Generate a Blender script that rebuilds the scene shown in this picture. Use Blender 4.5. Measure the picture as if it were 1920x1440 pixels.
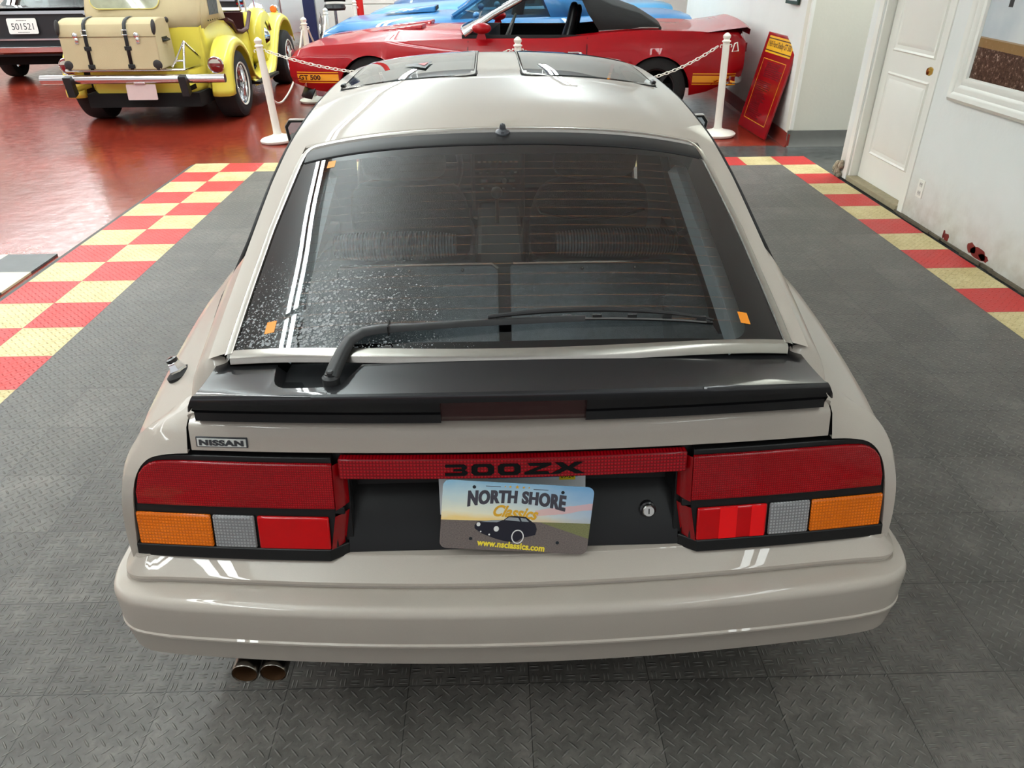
import bpy, bmesh, math, random
from mathutils import Vector, Matrix
random.seed(7)
PI = math.pi
S = bpy.context.scene
COL = S.collection
for o in list(bpy.data.objects):
    bpy.data.objects.remove(o)

# ---------------------------------------------------------------- camera
cam_data = bpy.data.cameras.new('camera')
cam_data.sensor_width = 36.0
cam_data.lens = 36.0 * 1365.385 / 1920.0
cam_data.clip_start = 0.05
cam = bpy.data.objects.new('camera', cam_data)
COL.objects.link(cam)
cam.location = (-0.0259, -1.2050, 1.5994)
cam.rotation_euler = (math.radians(59.5135), math.radians(0.3734), math.radians(-1.3967))
S.camera = cam

# ---------------------------------------------------------------- world and exposure
S.view_settings.view_transform = 'Standard'
S.view_settings.look = 'None'
S.view_settings.exposure = 0.0
S.view_settings.gamma = 1.0
S.view_settings.use_curve_mapping = False
W = bpy.data.worlds.new('world')
S.world = W
W.use_nodes = True
W.node_tree.nodes['Background'].inputs[0].default_value = (0.93, 0.96, 1.0, 1)
W.node_tree.nodes['Background'].inputs[1].default_value = 0.78

# ---------------------------------------------------------------- fluorescent rows under the ceiling
CEIL = 4.60
TUBE = 3.59      # height of the hanging tubes
def strip_light(name, x, y0, y1, power, width=0.07, z=TUBE, along='Y', tint=(0.93, 1.0, 1.0)):
    L = bpy.data.lights.new(name, 'AREA')
    L.shape = 'RECTANGLE'
    L.size = width
    L.size_y = abs(y1 - y0)
    L.energy = power
    L.color = tint
    o = bpy.data.objects.new(name, L)
    COL.objects.link(o)
    if along == 'Y':
        o.location = (x, (y0 + y1) / 2, z)
    else:
        o.location = ((y0 + y1) / 2, x, z)
        o.rotation_euler = (0, 0, PI / 2)
    return o
LIGHT_ROWS = []
def light_row(x, y0, y1, power, step=2.5, n=2, up=1.8):
    y = y0
    while y < y1 - 0.1:
        LIGHT_ROWS.append((x, y + 0.05, y + step - 0.05))
        for k in range(n):
            strip_light('tube_light', x + (k - (n - 1) / 2) * 0.115, y + 0.035, y + step - 0.035, power / n)
        y += step
    # the bare tubes also light the ceiling above them
    o = strip_light('tube_light_up', x, y0, y, power * up * (y1 - y0) / step, width=0.24, z=TUBE + 0.20)
    o.rotation_euler = (PI, 0, 0)
light_row(-2.1, -3.0, 9.5, 29, up=2.6)
light_row(1.9, -4.6, 0.4, 15, up=1.2)  # added fill row with fixtures, over and behind the camera, lifts the right side
light_row(-2.1, 9.5, 17.0, 36, up=2.6)
light_row(-5.6, -3.0, 17.0, 60, step=5.0)
light_row(-9.2, 2.0, 17.0, 130, step=5.0)
light_row(1.2, 9.0, 16.5, 34, step=2.5, up=3.0)
# added fill light above the alcove, brightens the cream wall
strip_light('alcove_fill', 3.45, 4.95, 5.6, 110, width=0.12)
# added one-sided fill lights near the ceiling, brightening the back wall and its reflections
for k in range(6):
    o = strip_light('back_wall_fill', -11.5 + 2.8*k, 0, 0.25, 42, width=2.2, z=4.35)
    o.location.y = 15.2
    o.rotation_euler = (math.radians(78), 0, 0)
# ---------------------------------------------------------------- helpers
def lin(c):
    return tuple((v / 12.92 if v <= 0.04045 else ((v + 0.055) / 1.055) ** 2.4) for v in c)
def rgb(r, g, b):
    return lin((r / 255.0, g / 255.0, b / 255.0))
def itp(x, xs, ys):
    if x <= xs[0]: return ys[0]
    for i in range(len(xs) - 1):
        if x <= xs[i + 1]:
            t = (x - xs[i]) / (xs[i + 1] - xs[i])
            return ys[i] + (ys[i + 1] - ys[i]) * t
    return ys[-1]
def smo(x, xs, ys):
    # Catmull-Rom style cubic interpolation
    n = len(xs)
    if x <= xs[0]: return ys[0]
    if x >= xs[-1]: return ys[-1]
    i = max(k for k in range(n - 1) if xs[k] <= x)
    def sl(k):
        if k == 0: return (ys[1] - ys[0]) / (xs[1] - xs[0])
        if k == n - 1: return (ys[-1] - ys[-2]) / (xs[-1] - xs[-2])
        return (ys[k + 1] - ys[k - 1]) / (xs[k + 1] - xs[k - 1])
    h = xs[i + 1] - xs[i]; t = (x - xs[i]) / h
    a, b = sl(i) * h, sl(i + 1) * h
    return (2*t**3 - 3*t*t + 1) * ys[i] + (t**3 - 2*t*t + t) * a + (-2*t**3 + 3*t*t) * ys[i + 1] + (t**3 - t*t) * b
def lerp(a, b, t):
    return tuple(p + (q - p) * t for p, q in zip(a, b))
def frange(a, b, n):
    return [a + (b - a) * k / (n - 1) for k in range(n)]
def spline(P, n):
    # resample a polyline smoothly with n points per span
    P = [Vector(p) for p in P]; out = []
    for i in range(len(P) - 1):
        p0 = P[max(i - 1, 0)]; p1 = P[i]; p2 = P[i + 1]; p3 = P[min(i + 2, len(P) - 1)]
        for k in range(n):
            t = k / n
            out.append(0.5 * ((2 * p1) + (p2 - p0) * t + (2*p0 - 5*p1 + 4*p2 - p3) * t*t + (3*p1 - p0 - 3*p2 + p3) * t**3))
    out.append(P[-1])
    return out

class MB:
    """collects shapes that become ONE mesh object"""
    def __init__(s):
        s.v = []; s.f = []; s.uv = None; s.mi = []; s.cur = 0
    def add(s, vs, fs):
        b = len(s.v)
        s.v += [tuple(p) for p in vs]
        s.f += [tuple(b + i for i in f) for f in fs]
        s.mi += [s.cur] * len(fs)
        return s
    def box(s, c, d, rot=None):
        x, y, z = d[0] / 2, d[1] / 2, d[2] / 2
        vs = [Vector(p) for p in ((-x,-y,-z),(x,-y,-z),(x,y,-z),(-x,y,-z),(-x,-y,z),(x,-y,z),(x,y,z),(-x,y,z))]
        if rot is not None: vs = [rot @ p for p in vs]
        vs = [p + Vector(c) for p in vs]
        return s.add(vs, [(3,2,1,0),(4,5,6,7),(0,1,5,4),(1,2,6,5),(2,3,7,6),(3,0,4,7)])
    def hull8(s, lo, hi):
        """two 4-point rings"""
        return s.add(list(lo) + list(hi), [(3,2,1,0),(4,5,6,7),(0,1,5,4),(1,2,6,5),(2,3,7,6),(3,0,4,7)])
    def grid(s, rows, closed=False, flip=False, caps=False):
        n = len(rows[0]); b = len(s.v)
        for r in rows:
            assert len(r) == n
            s.v += [tuple(p) for p in r]
        fs = []
        for i in range(len(rows) - 1):
            for j in range(n if closed else n - 1):
                k = (j + 1) % n
                q = (b + i*n + j, b + i*n + k, b + (i+1)*n + k, b + (i+1)*n + j)
                fs.append(q[::-1] if flip else q)
        if caps and closed:
            a = tuple(b + j for j in range(n)); c = tuple(b + (len(rows)-1)*n + j for j in range(n))
            fs.append(a if flip else a[::-1]); fs.append(c[::-1] if flip else c)
        s.f += fs; s.mi += [s.cur] * len(fs)
        return s
    def tube(s, P, r, n=10, caps=True):
        P = [Vector(p) for p in P]
        rr = r if isinstance(r, (list, tuple)) else [r] * len(P)
        rows = []; up = None
        for i, p in enumerate(P):
            t = (P[min(i+1, len(P)-1)] - P[max(i-1, 0)]).normalized()
            if up is None:
                up = Vector((0,0,1)) if abs(t.z) < 0.9 else Vector((1,0,0))
            a = t.cross(up).normalized(); up = a.cross(t).normalized()
            rows.append([p + (a * math.cos(2*PI*k/n) + up * math.sin(2*PI*k/n)) * rr[i] for k in range(n)])
        return s.grid(rows, closed=True, caps=caps, flip=True)
    def lathe(s, prof, n=24, M=None, caps=False):
        """prof: list of (radius, height) about local Z"""
        M = M or Matrix.Identity(4)
        rows = [[M @ Vector((r*math.cos(2*PI*k/n), r*math.sin(2*PI*k/n), h)) for k in range(n)] for r, h in prof]
        return s.grid(rows, closed=True, caps=caps)
    def prism(s, poly, h, M=None):
        """flat polygon in local XY, extruded to z=h"""
        M = M or Matrix.Identity(4); n = len(poly)
        vs = [M @ Vector((x, y, 0)) for x, y in poly] + [M @ Vector((x, y, h)) for x, y in poly]
        fs = [tuple(range(n))[::-1], tuple(range(n, 2*n))] + [(i, (i+1) % n, n + (i+1) % n, n + i) for i in range(n)]
        return s.add(vs, fs)
    def flat(s, poly, M=None):
        M = M or Matrix.Identity(4)
        return s.add([M @ Vector((x, y, 0)) for x, y in poly], [tuple(range(len(poly)))])
    def ball(s, c, r, nu=16, nv=10, rot=None):
        r = r if isinstance(r, (tuple, list)) else (r, r, r)
        rows = []
        for i in range(nv + 1):
            a = -PI/2 + PI * i / nv
            ca = max(math.cos(a), 1e-4)
            row = []
            for k in range(nu):
                p = Vector((r[0]*ca*math.cos(2*PI*k/nu), r[1]*ca*math.sin(2*PI*k/nu), r[2]*math.sin(a)))
                if rot is not None: p = rot @ p
                row.append(p + Vector(c))
            rows.append(row)
        return s.grid(rows, closed=True, caps=True)
    def mirror(s):
        n = len(s.v); m = len(s.f)
        s.v += [(-x, y, z) for x, y, z in s.v]
        s.f += [tuple(n + i for i in f)[::-1] for f in s.f[:m]]
        s.mi += s.mi[:m]
        return s
    def flipx(s):
        s.v = [(-x, y, z) for x, y, z in s.v]
        s.f = [f[::-1] for f in s.f]
        return s
    def xf(s, M):
        s.v = [tuple(M @ Vector(p)) for p in s.v]
        return s
    def build(s, name, mat, parent=None, smooth=35, bevel=0, seg=2, subsurf=0, solid=0, weld=True, recalc=True):
        me = bpy.data.meshes.new(name)
        me.from_pydata(s.v, [], s.f)
        mats = mat if isinstance(mat, (list, tuple)) else [mat]
        for m in mats: me.materials.append(m)
        if len(mats) > 1:
            me.polygons.foreach_set('material_index', s.mi)
        bm = bmesh.new(); bm.from_mesh(me)
        if weld: bmesh.ops.remove_doubles(bm, verts=bm.verts, dist=1e-5)
        bmesh.ops.dissolve_degenerate(bm, edges=bm.edges, dist=1e-6)
        if recalc: bmesh.ops.recalc_face_normals(bm, faces=bm.faces)
        bm.to_mesh(me); bm.free()
        if smooth:
            me.polygons.foreach_set('use_smooth', [True] * len(me.polygons))
            me.set_sharp_from_angle(angle=math.radians(smooth))
        o = bpy.data.objects.new(name, me)
        COL.objects.link(o)
        if parent: o.parent = parent
        if solid:
            m = o.modifiers.new('thickness', 'SOLIDIFY'); m.thickness = solid; m.offset = 0
        if bevel:
            m = o.modifiers.new('bevel', 'BEVEL'); m.width = bevel; m.segments = seg; m.limit_method = 'ANGLE'
            m.angle_limit = math.radians(40)
        if subsurf:
            m = o.modifiers.new('subsurf', 'SUBSURF'); m.levels = subsurf; m.render_levels = subsurf
        return o

def build_split(m, name, mat_, parent=None, **kw):
    """one object for every connected piece of the collected shapes"""
    par = list(range(len(m.v)))
    def root(i):
        while par[i] != i: par[i] = par[par[i]]; i = par[i]
        return i
    key = {}
    for i, p in enumerate(m.v):
        k = tuple(round(c, 5) for c in p)
        if k in key: par[root(i)] = root(key[k])
        else: key[k] = i
    for f in m.f:
        for i in f[1:]: par[root(i)] = root(f[0])
    groups = {}
    for f in m.f: groups.setdefault(root(f[0]), []).append(f)
    out = []
    for fs in groups.values():
        q = MB(); idx = {}
        for f in fs:
            for i in f:
                if i not in idx: idx[i] = len(q.v); q.v.append(m.v[i])
            q.f.append(tuple(idx[i] for i in f)); q.mi.append(0)
        out.append(q.build(name, mat_, parent, **kw))
    return out

def empty(name, loc=(0,0,0), rz=0, parent=None):
    o = bpy.data.objects.new(name, None); COL.objects.link(o)
    o.location = loc; o.rotation_euler = (0, 0, rz); o.empty_display_size = 0.1
    if parent: o.parent = parent
    return o
def tag(o, label, cat, group=None, kind=None):
    o['label'] = label; o['category'] = cat
    if group: o['group'] = group
    if kind: o['kind'] = kind
    return o
def plabel(o, label):
    o['label'] = label
    return o
def struct(o):
    o['kind'] = 'structure'
    return o
def copy_tree(o, parent=None):
    c = o.copy(); COL.objects.link(c)
    if parent: c.parent = parent
    for ch in list(o.children): copy_tree(ch, c)
    return c
def text_mb(txt, size=1.0, sx=1.0, bold=0.0, extrude=0.0, shear=0.0, spacing=1.0, align='CENTER'):
    """letters as mesh data in local XY, centred on x, baseline-centred on y"""
    cu = bpy.data.curves.new('t', 'FONT'); cu.body = txt; cu.size = size; cu.offset = bold; cu.extrude = extrude
    cu.shear = shear; cu.space_character = spacing; cu.align_x = align; cu.align_y = 'CENTER'; cu.resolution_u = 4
    ob = bpy.data.objects.new('t', cu); COL.objects.link(ob)
    dg = bpy.context.evaluated_depsgraph_get()
    me = bpy.data.meshes.new_from_object(ob.evaluated_get(dg))
    m = MB(); m.add([(v.co.x * sx, v.co.y, v.co.z) for v in me.vertices], [tuple(p.vertices) for p in me.polygons])
    bpy.data.objects.remove(ob); bpy.data.curves.remove(cu); bpy.data.meshes.remove(me)
    return m
def fit(m, w, h):
    """scale a flat MB (local XY) to an exact width and height, centred"""
    xs = [p[0] for p in m.v]; ys = [p[1] for p in m.v]
    cx, cy = (min(xs)+max(xs))/2, (min(ys)+max(ys))/2
    kx = w / (max(xs)-min(xs)); ky = h / (max(ys)-min(ys))
    m.v = [((x-cx)*kx, (y-cy)*ky, z) for x, y, z in m.v]
    return m
def embolden(m, d):
    v, f = list(m.v), list(m.f)
    for dx, dz in ((d, .00002), (-d, .00004), (d*.5, .00006), (-d*.5, .00008)):
        m.add([(x + dx, y, z + dz) for x, y, z in v], f)
    return m
def frame_matrix(origin, xdir, ydir):
    x = Vector(xdir).normalized(); y = Vector(ydir); y = (y - x * y.dot(x)).normalized(); z = x.cross(y)
    M = Matrix((x, y, z)).transposed().to_4x4(); M.translation = Vector(origin)
    return M

# ---------------------------------------------------------------- materials
MATS = {}
class NT:
    def __init__(s, m):
        s.t = m.node_tree; s.n = s.t.nodes; s.l = s.t.links
    def new(s, typ, **kw):
        n = s.n.new(typ)
        for k, v in kw.items(): setattr(n, k, v)
        return n
    def put(s, sock, v):
        if hasattr(v, 'is_linked') or isinstance(v, bpy.types.NodeSocket): s.l.new(v, sock)
        else: sock.default_value = v
    def math(s, op, a, b=None, c=None, clamp=False):
        n = s.n.new('ShaderNodeMath'); n.operation = op; n.use_clamp = clamp
        s.put(n.inputs[0], a)
        if b is not None: s.put(n.inputs[1], b)
        if c is not None: s.put(n.inputs[2], c)
        return n.outputs[0]
    def mix(s, f, a, b):
        n = s.n.new('ShaderNodeMix'); n.data_type = 'RGBA'
        s.put(n.inputs[0], f)
        for i, v in ((6, a), (7, b)):
            if isinstance(v, tuple) and len(v) == 3: v = v + (1,)
            s.put(n.inputs[i], v)
        return n.outputs[2]
    def noise(s, vec, scale, detail=3, rough=0.55):
        n = s.n.new('ShaderNodeTexNoise'); n.inputs['Scale'].default_value = scale
        n.inputs['Detail'].default_value = detail; n.inputs['Roughness'].default_value = rough
        if vec is not None: s.l.new(vec, n.inputs['Vector'])
        return n.outputs[0]
    def ramp(s, f, stops):
        n = s.n.new('ShaderNodeValToRGB'); e = n.color_ramp.elements
        while len(e) < len(stops): e.new(0.5)
        for k, (p, c) in enumerate(stops):
            e[k].position = p; e[k].color = tuple(c) + (1,) if len(c) == 3 else c
        s.l.new(f, n.inputs[0])
        return n.outputs[0]
    def coords(s, kind='Object'):
        n = s.n.new('ShaderNodeTexCoord')
        return n.outputs[kind]
    def xyz(s, vec):
        n = s.n.new('ShaderNodeSeparateXYZ'); s.l.new(vec, n.inputs[0])
        return n.outputs
    def bump(s, h, strength=0.3, dist=0.01):
        n = s.n.new('ShaderNodeBump'); n.inputs['Strength'].default_value = strength
        n.inputs['Distance'].default_value = dist; s.l.new(h, n.inputs['Height'])
        return n.outputs[0]
def mat(name, color=(0.5,0.5,0.5), rough=0.5, metal=0.0, coat=0.0, spec=0.5, trans=0.0, ior=1.45, var=0.0, vscale=6.0, bump=0.0, bscale=80.0, emit=None, estr=0.0, coatr=0.04):
    if name in MATS: return MATS[name]
    m = bpy.data.materials.new(name); m.use_nodes = True
    p = m.node_tree.nodes['Principled BSDF']
    p.inputs['Base Color'].default_value = tuple(color) + (1,)
    p.inputs['Roughness'].default_value = rough; p.inputs['Metallic'].default_value = metal
    p.inputs['Coat Weight'].default_value = coat; p.inputs['Coat Roughness'].default_value = coatr
    p.inputs['Specular IOR Level'].default_value = spec
    p.inputs['Transmission Weight'].default_value = trans; p.inputs['IOR'].default_value = ior
    if emit:
        p.inputs['Emission Color'].default_value = tuple(emit) + (1,); p.inputs['Emission Strength'].default_value = estr
    t = NT(m); vec = t.coords('Object')
    if var:
        f = t.noise(vec, vscale, 4)
        lo = tuple(c * (1 - var) for c in color); hi = tuple(min(1, c * (1 + var)) for c in color)
        t.l.new(t.mix(f, lo, hi), p.inputs['Base Color'])
    if bump:
        t.l.new(t.bump(t.noise(vec, bscale, 3), bump, 0.01), p.inputs['Normal'])
    MATS[name] = m
    return m
def bsdf(m): return m.node_tree.nodes['Principled BSDF']
def sheet_glass(name, tint, refl=1.0, rough=0.0, ior=1.5):
    """single-sheet window glass: tinted see-through plus a Fresnel reflection"""
    if name in MATS: return MATS[name]
    m = bpy.data.materials.new(name); m.use_nodes = True
    t = NT(m); t.n.remove(t.n['Principled BSDF'])
    tr = t.new('ShaderNodeBsdfTransparent'); tr.inputs[0].default_value = tuple(tint) + (1,)
    gl = t.new('ShaderNodeBsdfGlossy'); gl.inputs[0].default_value = (refl, refl, refl, 1); gl.inputs[1].default_value = rough
    fr = t.new('ShaderNodeFresnel'); fr.inputs[0].default_value = ior
    mx = t.new('ShaderNodeMixShader')
    t.l.new(fr.outputs[0], mx.inputs[0]); t.l.new(tr.outputs[0], mx.inputs[1]); t.l.new(gl.outputs[0], mx.inputs[2])
    t.l.new(mx.outputs[0], t.n['Material Output'].inputs[0])
    MATS[name] = m
    return m
def car_paint(name, col, metal=0.0, flake=0.0):
    m = mat(name, col, rough=0.45, metal=metal, coat=0.6, coatr=0.008, spec=0.15)
    if flake:
        t = NT(m); v = t.noise(t.coords('Object'), 900, 1)
        t.l.new(t.mix(v, tuple(c*(1-flake) for c in col), tuple(min(1,c*(1+flake)) for c in col)), bsdf(m).inputs['Base Color'])
    return m

M_CHROME = mat('chrome', (0.78,0.79,0.80), rough=0.09, metal=1.0)
M_BLACKPL = mat('black_plastic', (0.012,0.012,0.013), rough=0.38, bump=0.05, bscale=300)
M_RUBBER = mat('black_rubber', (0.010,0.010,0.010), rough=0.75, var=0.3, vscale=40)
M_TYRE = mat('tyre_rubber', (0.014,0.014,0.014), rough=0.8, var=0.3, vscale=30)
M_DARK = mat('dark_underbody', (0.006,0.006,0.006), rough=0.9)
M_WHITE = mat('white_plastic', rgb(236,232,220), rough=0.42, var=0.04, vscale=9)
# ================================================================ THE ROOM
T = 0.3048
MX0 = -2.7064          # left edge of the tile mat
MY0 = 5.4864           # far edge of the tile mat

# ---- painted concrete floor
m_floor = mat('painted_concrete', rgb(140,40,24), rough=0.22, spec=0.6)
t = NT(m_floor); v = t.coords('Object'); X, Y, Z = t.xyz(v)
n1 = t.noise(v, 0.9, 5); n2 = t.noise(v, 14, 5); n3 = t.noise(v, 160, 2)
col = t.ramp(n1, [(0.3, rgb(108,34,22)), (0.55, rgb(132,42,27)), (0.75, rgb(146,60,42))])
col = t.mix(t.math('MULTIPLY', t.math('GREATER_THAN', n3, 0.70), 0.5), col, rgb(205,150,125))
# score lines cut in the concrete
def groove(c, step, w, off=0.0):
    f = t.math('FRACT', t.math('DIVIDE', t.math('ADD', c, 100.0 * step + off), step))
    return t.math('LESS_THAN', t.math('ABSOLUTE', t.math('SUBTRACT', f, 0.5)), w / step)
gx = groove(X, 0.335, 0.004, 0.05); gy = groove(Y, 1.2, 0.006, 0.46)
zone = t.math('MULTIPLY', t.math('LESS_THAN', X, -2.6), t.math('GREATER_THAN', t.noise(v, 0.35, 2), 0.47))
g = t.math('MAXIMUM', t.math('MULTIPLY', gx, zone), t.math('MULTIPLY', gy, 0.8))
col = t.mix(t.math('MULTIPLY', g, 0.6), col, rgb(92,44,34))
# grey painted strip beside the alcove
edge = t.math('ADD', Y, t.math('MULTIPLY', t.math('SUBTRACT', n1, 0.5), 0.25))
gz = t.math('MULTIPLY', t.math('GREATER_THAN', X, 0.6), t.math('LESS_THAN', edge, 6.02))
gcol = t.ramp(n2, [(0.3, rgb(58,60,58)), (0.7, rgb(88,90,88))])
col = t.mix(gz, col, gcol)
t.l.new(col, bsdf(m_floor).inputs['Base Color'])
t.l.new(t.math('MULTIPLY_ADD', n2, 0.22, 0.10), bsdf(m_floor).inputs['Roughness'])
hb = t.math('ADD', t.math('MULTIPLY', t.noise(v, 5, 4), 0.8), t.math('MULTIPLY', g, -0.5))
t.l.new(t.bump(hb, 0.22, 0.02), bsdf(m_floor).inputs['Normal'])
fl = MB(); fl.box((-3.5, 6.5, -0.06), (21, 25, 0.10))
struct(fl.build('floor', m_floor))

# ---- interlocking tile mat
m_mat = mat('tile_mat', rgb(92,92,88), rough=0.5, spec=0.35)
t = NT(m_mat); v = t.coords('Object'); X, Y, Z = t.xyz(v)
U = t.math('DIVIDE', t.math('SUBTRACT', X, MX0), T)
V = t.math('DIVIDE', t.math('SUBTRACT', MY0, Y), T)
fi = t.math('FLOOR', U); fj = t.math('FLOOR', V)
border = t.math('MAXIMUM', t.math('LESS_THAN', U, 2.0), t.math('MAXIMUM', t.math('GREATER_THAN', U, 17.0), t.math('LESS_THAN', V, 1.0)))
par = t.math('MODULO', t.math('ADD', fi, fj), 2.0)
rn = t.n.new('ShaderNodeTexWhiteNoise'); rn.noise_dimensions = '2D'
cv = t.n.new('ShaderNodeCombineXYZ'); t.l.new(fi, cv.inputs[0]); t.l.new(fj, cv.inputs[1]); t.l.new(cv.outputs[0], rn.inputs['Vector'])
n1 = t.noise(v, 5, 5, 0.65); n2 = t.noise(v, 60, 4, 0.6)
cream = t.ramp(t.math('ADD', t.math('MULTIPLY', n1, 0.6), t.math('MULTIPLY', n2, 0.5)), [(0.35, rgb(178,156,98)), (0.55, rgb(205,188,136)), (0.75, rgb(222,208,162))])
red = t.mix(n1, rgb(180,40,38), rgb(214,62,58))
chk = t.mix(par, cream, red)
gk = t.math('ADD', t.math('MULTIPLY', n1, 0.55), t.math('ADD', t.math('MULTIPLY', n2, 0.35), t.math('MULTIPLY', rn.outputs['Value'], 0.10)))
grey = t.ramp(gk, [(0.3, rgb(68,65,62)), (0.5, rgb(90,87,82)), (0.72, rgb(120,115,109))])
col = t.mix(border, grey, chk)
# joints between tiles
du = t.math('ABSOLUTE', t.math('SUBTRACT', t.math('FRACT', U), 0.5))
dv = t.math('ABSOLUTE', t.math('SUBTRACT', t.math('FRACT', V), 0.5))
joint = t.math('GREATER_THAN', t.math('MAXIMUM', du, dv), 0.4965)
col = t.mix(t.math('MULTIPLY', joint, 0.75), col, (0.008, 0.008, 0.008))
# raised lugs: single diagonal lugs, or pairs of lugs on some tiles
def lug(a, b, ha, hb):
    q = t.math('ADD', t.math('POWER', t.math('ABSOLUTE', t.math('DIVIDE', a, ha)), 2.0), t.math('POWER', t.math('ABSOLUTE', t.math('DIVIDE', b, hb)), 2.0))
    return t.math('SUBTRACT', 1.0, q, clamp=True)
def cell(c, k, off=0.0):
    return t.math('SUBTRACT', t.math('FRACT', t.math('ADD', t.math('MULTIPLY', c, k), off)), 0.5)
def diag(off, sgn):
    a = cell(U, 8.0, off); b = cell(V, 8.0, off)
    p = t.math('MULTIPLY', t.math('ADD', a, t.math('MULTIPLY', b, sgn)), 0.70711)
    q = t.math('MULTIPLY', t.math('SUBTRACT', a, t.math('MULTIPLY', b, sgn)), 0.70711)
    return lug(p, q, 0.40, 0.075)
single = t.math('MAXIMUM', diag(0.0, 1.0), diag(0.5, -1.0))
a = cell(U, 10.0); b = cell(V, 10.0)
cpar = t.math('MODULO', t.math('ADD', t.math('FLOOR', t.math('MULTIPLY', U, 10.0)), t.math('FLOOR', t.math('MULTIPLY', V, 10.0))), 2.0)
ver = t.math('MAXIMUM', lug(t.math('SUBTRACT', a, 0.17), b, 0.085, 0.43), lug(t.math('ADD', a, 0.17), b, 0.085, 0.43))
hor = t.math('MAXIMUM', lug(a, t.math('SUBTRACT', b, 0.17), 0.43, 0.085), lug(a, t.math('ADD', b, 0.17), 0.43, 0.085))
pair = t.math('ADD', t.math('MULTIPLY', ver, cpar), t.math('MULTIPLY', hor, t.math('SUBTRACT', 1.0, cpar)))
zoneA = t.math('MULTIPLY', t.math('LESS_THAN', V, 18.0), t.math('MULTIPLY', t.math('GREATER_THAN', U, 4.0), t.math('LESS_THAN', U, 13.0)))
zoneB = t.math('MULTIPLY', t.math('GREATER_THAN', V, 18.0), t.math('MULTIPLY', t.math('GREATER_THAN', U, 12.0), t.math('LESS_THAN', U, 15.0)))
zn = t.math('MAXIMUM', zoneA, zoneB)
h = t.math('ADD', t.math('MULTIPLY', pair, zn), t.math('MULTIPLY', single, t.math('SUBTRACT', 1.0, zn)))
worn = t.math('MULTIPLY', t.math('SMOOTH_MIN', h, 1.0, 0.1), t.math('MULTIPLY', t.math('SUBTRACT', 1.0, border), 0.50))  # lug tops paler from wear, their highlights also put into the colour
col = t.mix(worn, col, rgb(140,136,130))
t.l.new(col, bsdf(m_mat).inputs['Base Color'])
t.l.new(t.math('MULTIPLY_ADD', n1, 0.3, 0.27), bsdf(m_mat).inputs['Roughness'])
hh = t.math('ADD', h, t.math('ADD', t.math('MULTIPLY', n2, 0.12), t.math('MULTIPLY', joint, -0.8)))
t.l.new(t.bump(hh, 1.0, 0.0036), bsdf(m_mat).inputs['Normal'])
mt = MB(); mt.box((MX0 + 9*T, (MY0 - 2.75)/2, 0.0005), (18*T, MY0 + 2.75, 0.017))
fm = struct(mt.build('floor_mat', m_mat))
tag(fm, 'grey interlocking lug-pattern tile floor with a red and cream checkered border under the silver car', 'floor tiles')
m_ramp = mat('mat_edging', rgb(62,63,61), rough=0.5, var=0.2, vscale=12)
e1 = MB()
e1.add([(MX0-0.055,-2.75,-0.0095),(MX0,-2.75,-0.0095),(MX0,-2.75,0.009),(MX0-0.055,MY0,-0.0095),(MX0,MY0,-0.0095),(MX0,MY0,0.009)], [(0,1,2),(5,4,3),(0,2,5,3),(1,4,5,2),(0,3,4,1)])
plabel(e1.build('edge_strip', m_ramp, fm, smooth=0), 'dark grey sloping edge strip')

# ---- second mat at the left
m_mat2 = mat('checker_mat', rgb(92,92,88), rough=0.45)
t = NT(m_mat2); v = t.coords('Object'); X, Y, Z = t.xyz(v)
U = t.math('FLOOR', t.math('DIVIDE', t.math('ADD', X, 2.785 + 20*T), T)); V = t.math('FLOOR', t.math('DIVIDE', t.math('SUBTRACT', 3.22, Y), T))
par = t.math('MODULO', t.math('ADD', U, V), 2.0)
n1 = t.noise(v, 9, 5)
t.l.new(t.mix(par, t.mix(n1, rgb(208,196,160), rgb(226,216,186)), t.mix(n1, rgb(70,72,72), rgb(96,98,97))), bsdf(m_mat2).inputs['Base Color'])
m2 = MB(); m2.box((-2.785 - 3*T, 3.22 - 4*T, -0.003), (6*T, 8*T, 0.012))
o = m2.build('checker_mat', m_mat2, smooth=0); struct(o)
tag(o, 'cream and grey checkered floor tiles cut off by the left edge of the photo', 'floor tiles')

# ---- walls
m_wall = mat('white_wall', rgb(226,228,222), rough=0.55)
t = NT(m_wall); v = t.coords('Object'); X, Y, Z = t.xyz(v)
n1 = t.noise(v, 2.2, 5); n2 = t.noise(v, 11, 5)
low = t.math('SUBTRACT', 1.0, t.math('DIVIDE', Z, 0.55), clamp=True)
dirt = t.math('MULTIPLY', t.math('MULTIPLY', low, low), t.math('MULTIPLY', n2, 1.0))
col = t.mix(n1, rgb(222,225,220), rgb(234,235,230))
col = t.mix(t.math('MINIMUM', dirt, 0.7), col, rgb(150,132,104))
spots = t.math('MULTIPLY', t.math('GREATER_THAN', t.noise(v, 7, 3), 0.70), 0.25)
col = t.mix(t.math('MULTIPLY', spots, low), col, rgb(110,70,52))
t.l.new(col, bsdf(m_wall).inputs['Base Color'])
t.l.new(t.bump(t.noise(v, 30, 4), 0.12, 0.01), bsdf(m_wall).inputs['Normal'])
m_cream = mat('cream_wall', rgb(214,211,196), rough=0.6, var=0.03, vscale=3, bump=0.1, bscale=35)
m_trim = mat('white_trim', rgb(232,231,222), rough=0.4, var=0.03, vscale=5)
m_back = mat('back_wall', rgb(226,224,216), rough=0.6, var=0.03, vscale=1.5)
m_ceil = mat('ceiling_paint', rgb(210,216,216), rough=0.8, var=0.06, vscale=0.7)

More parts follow.
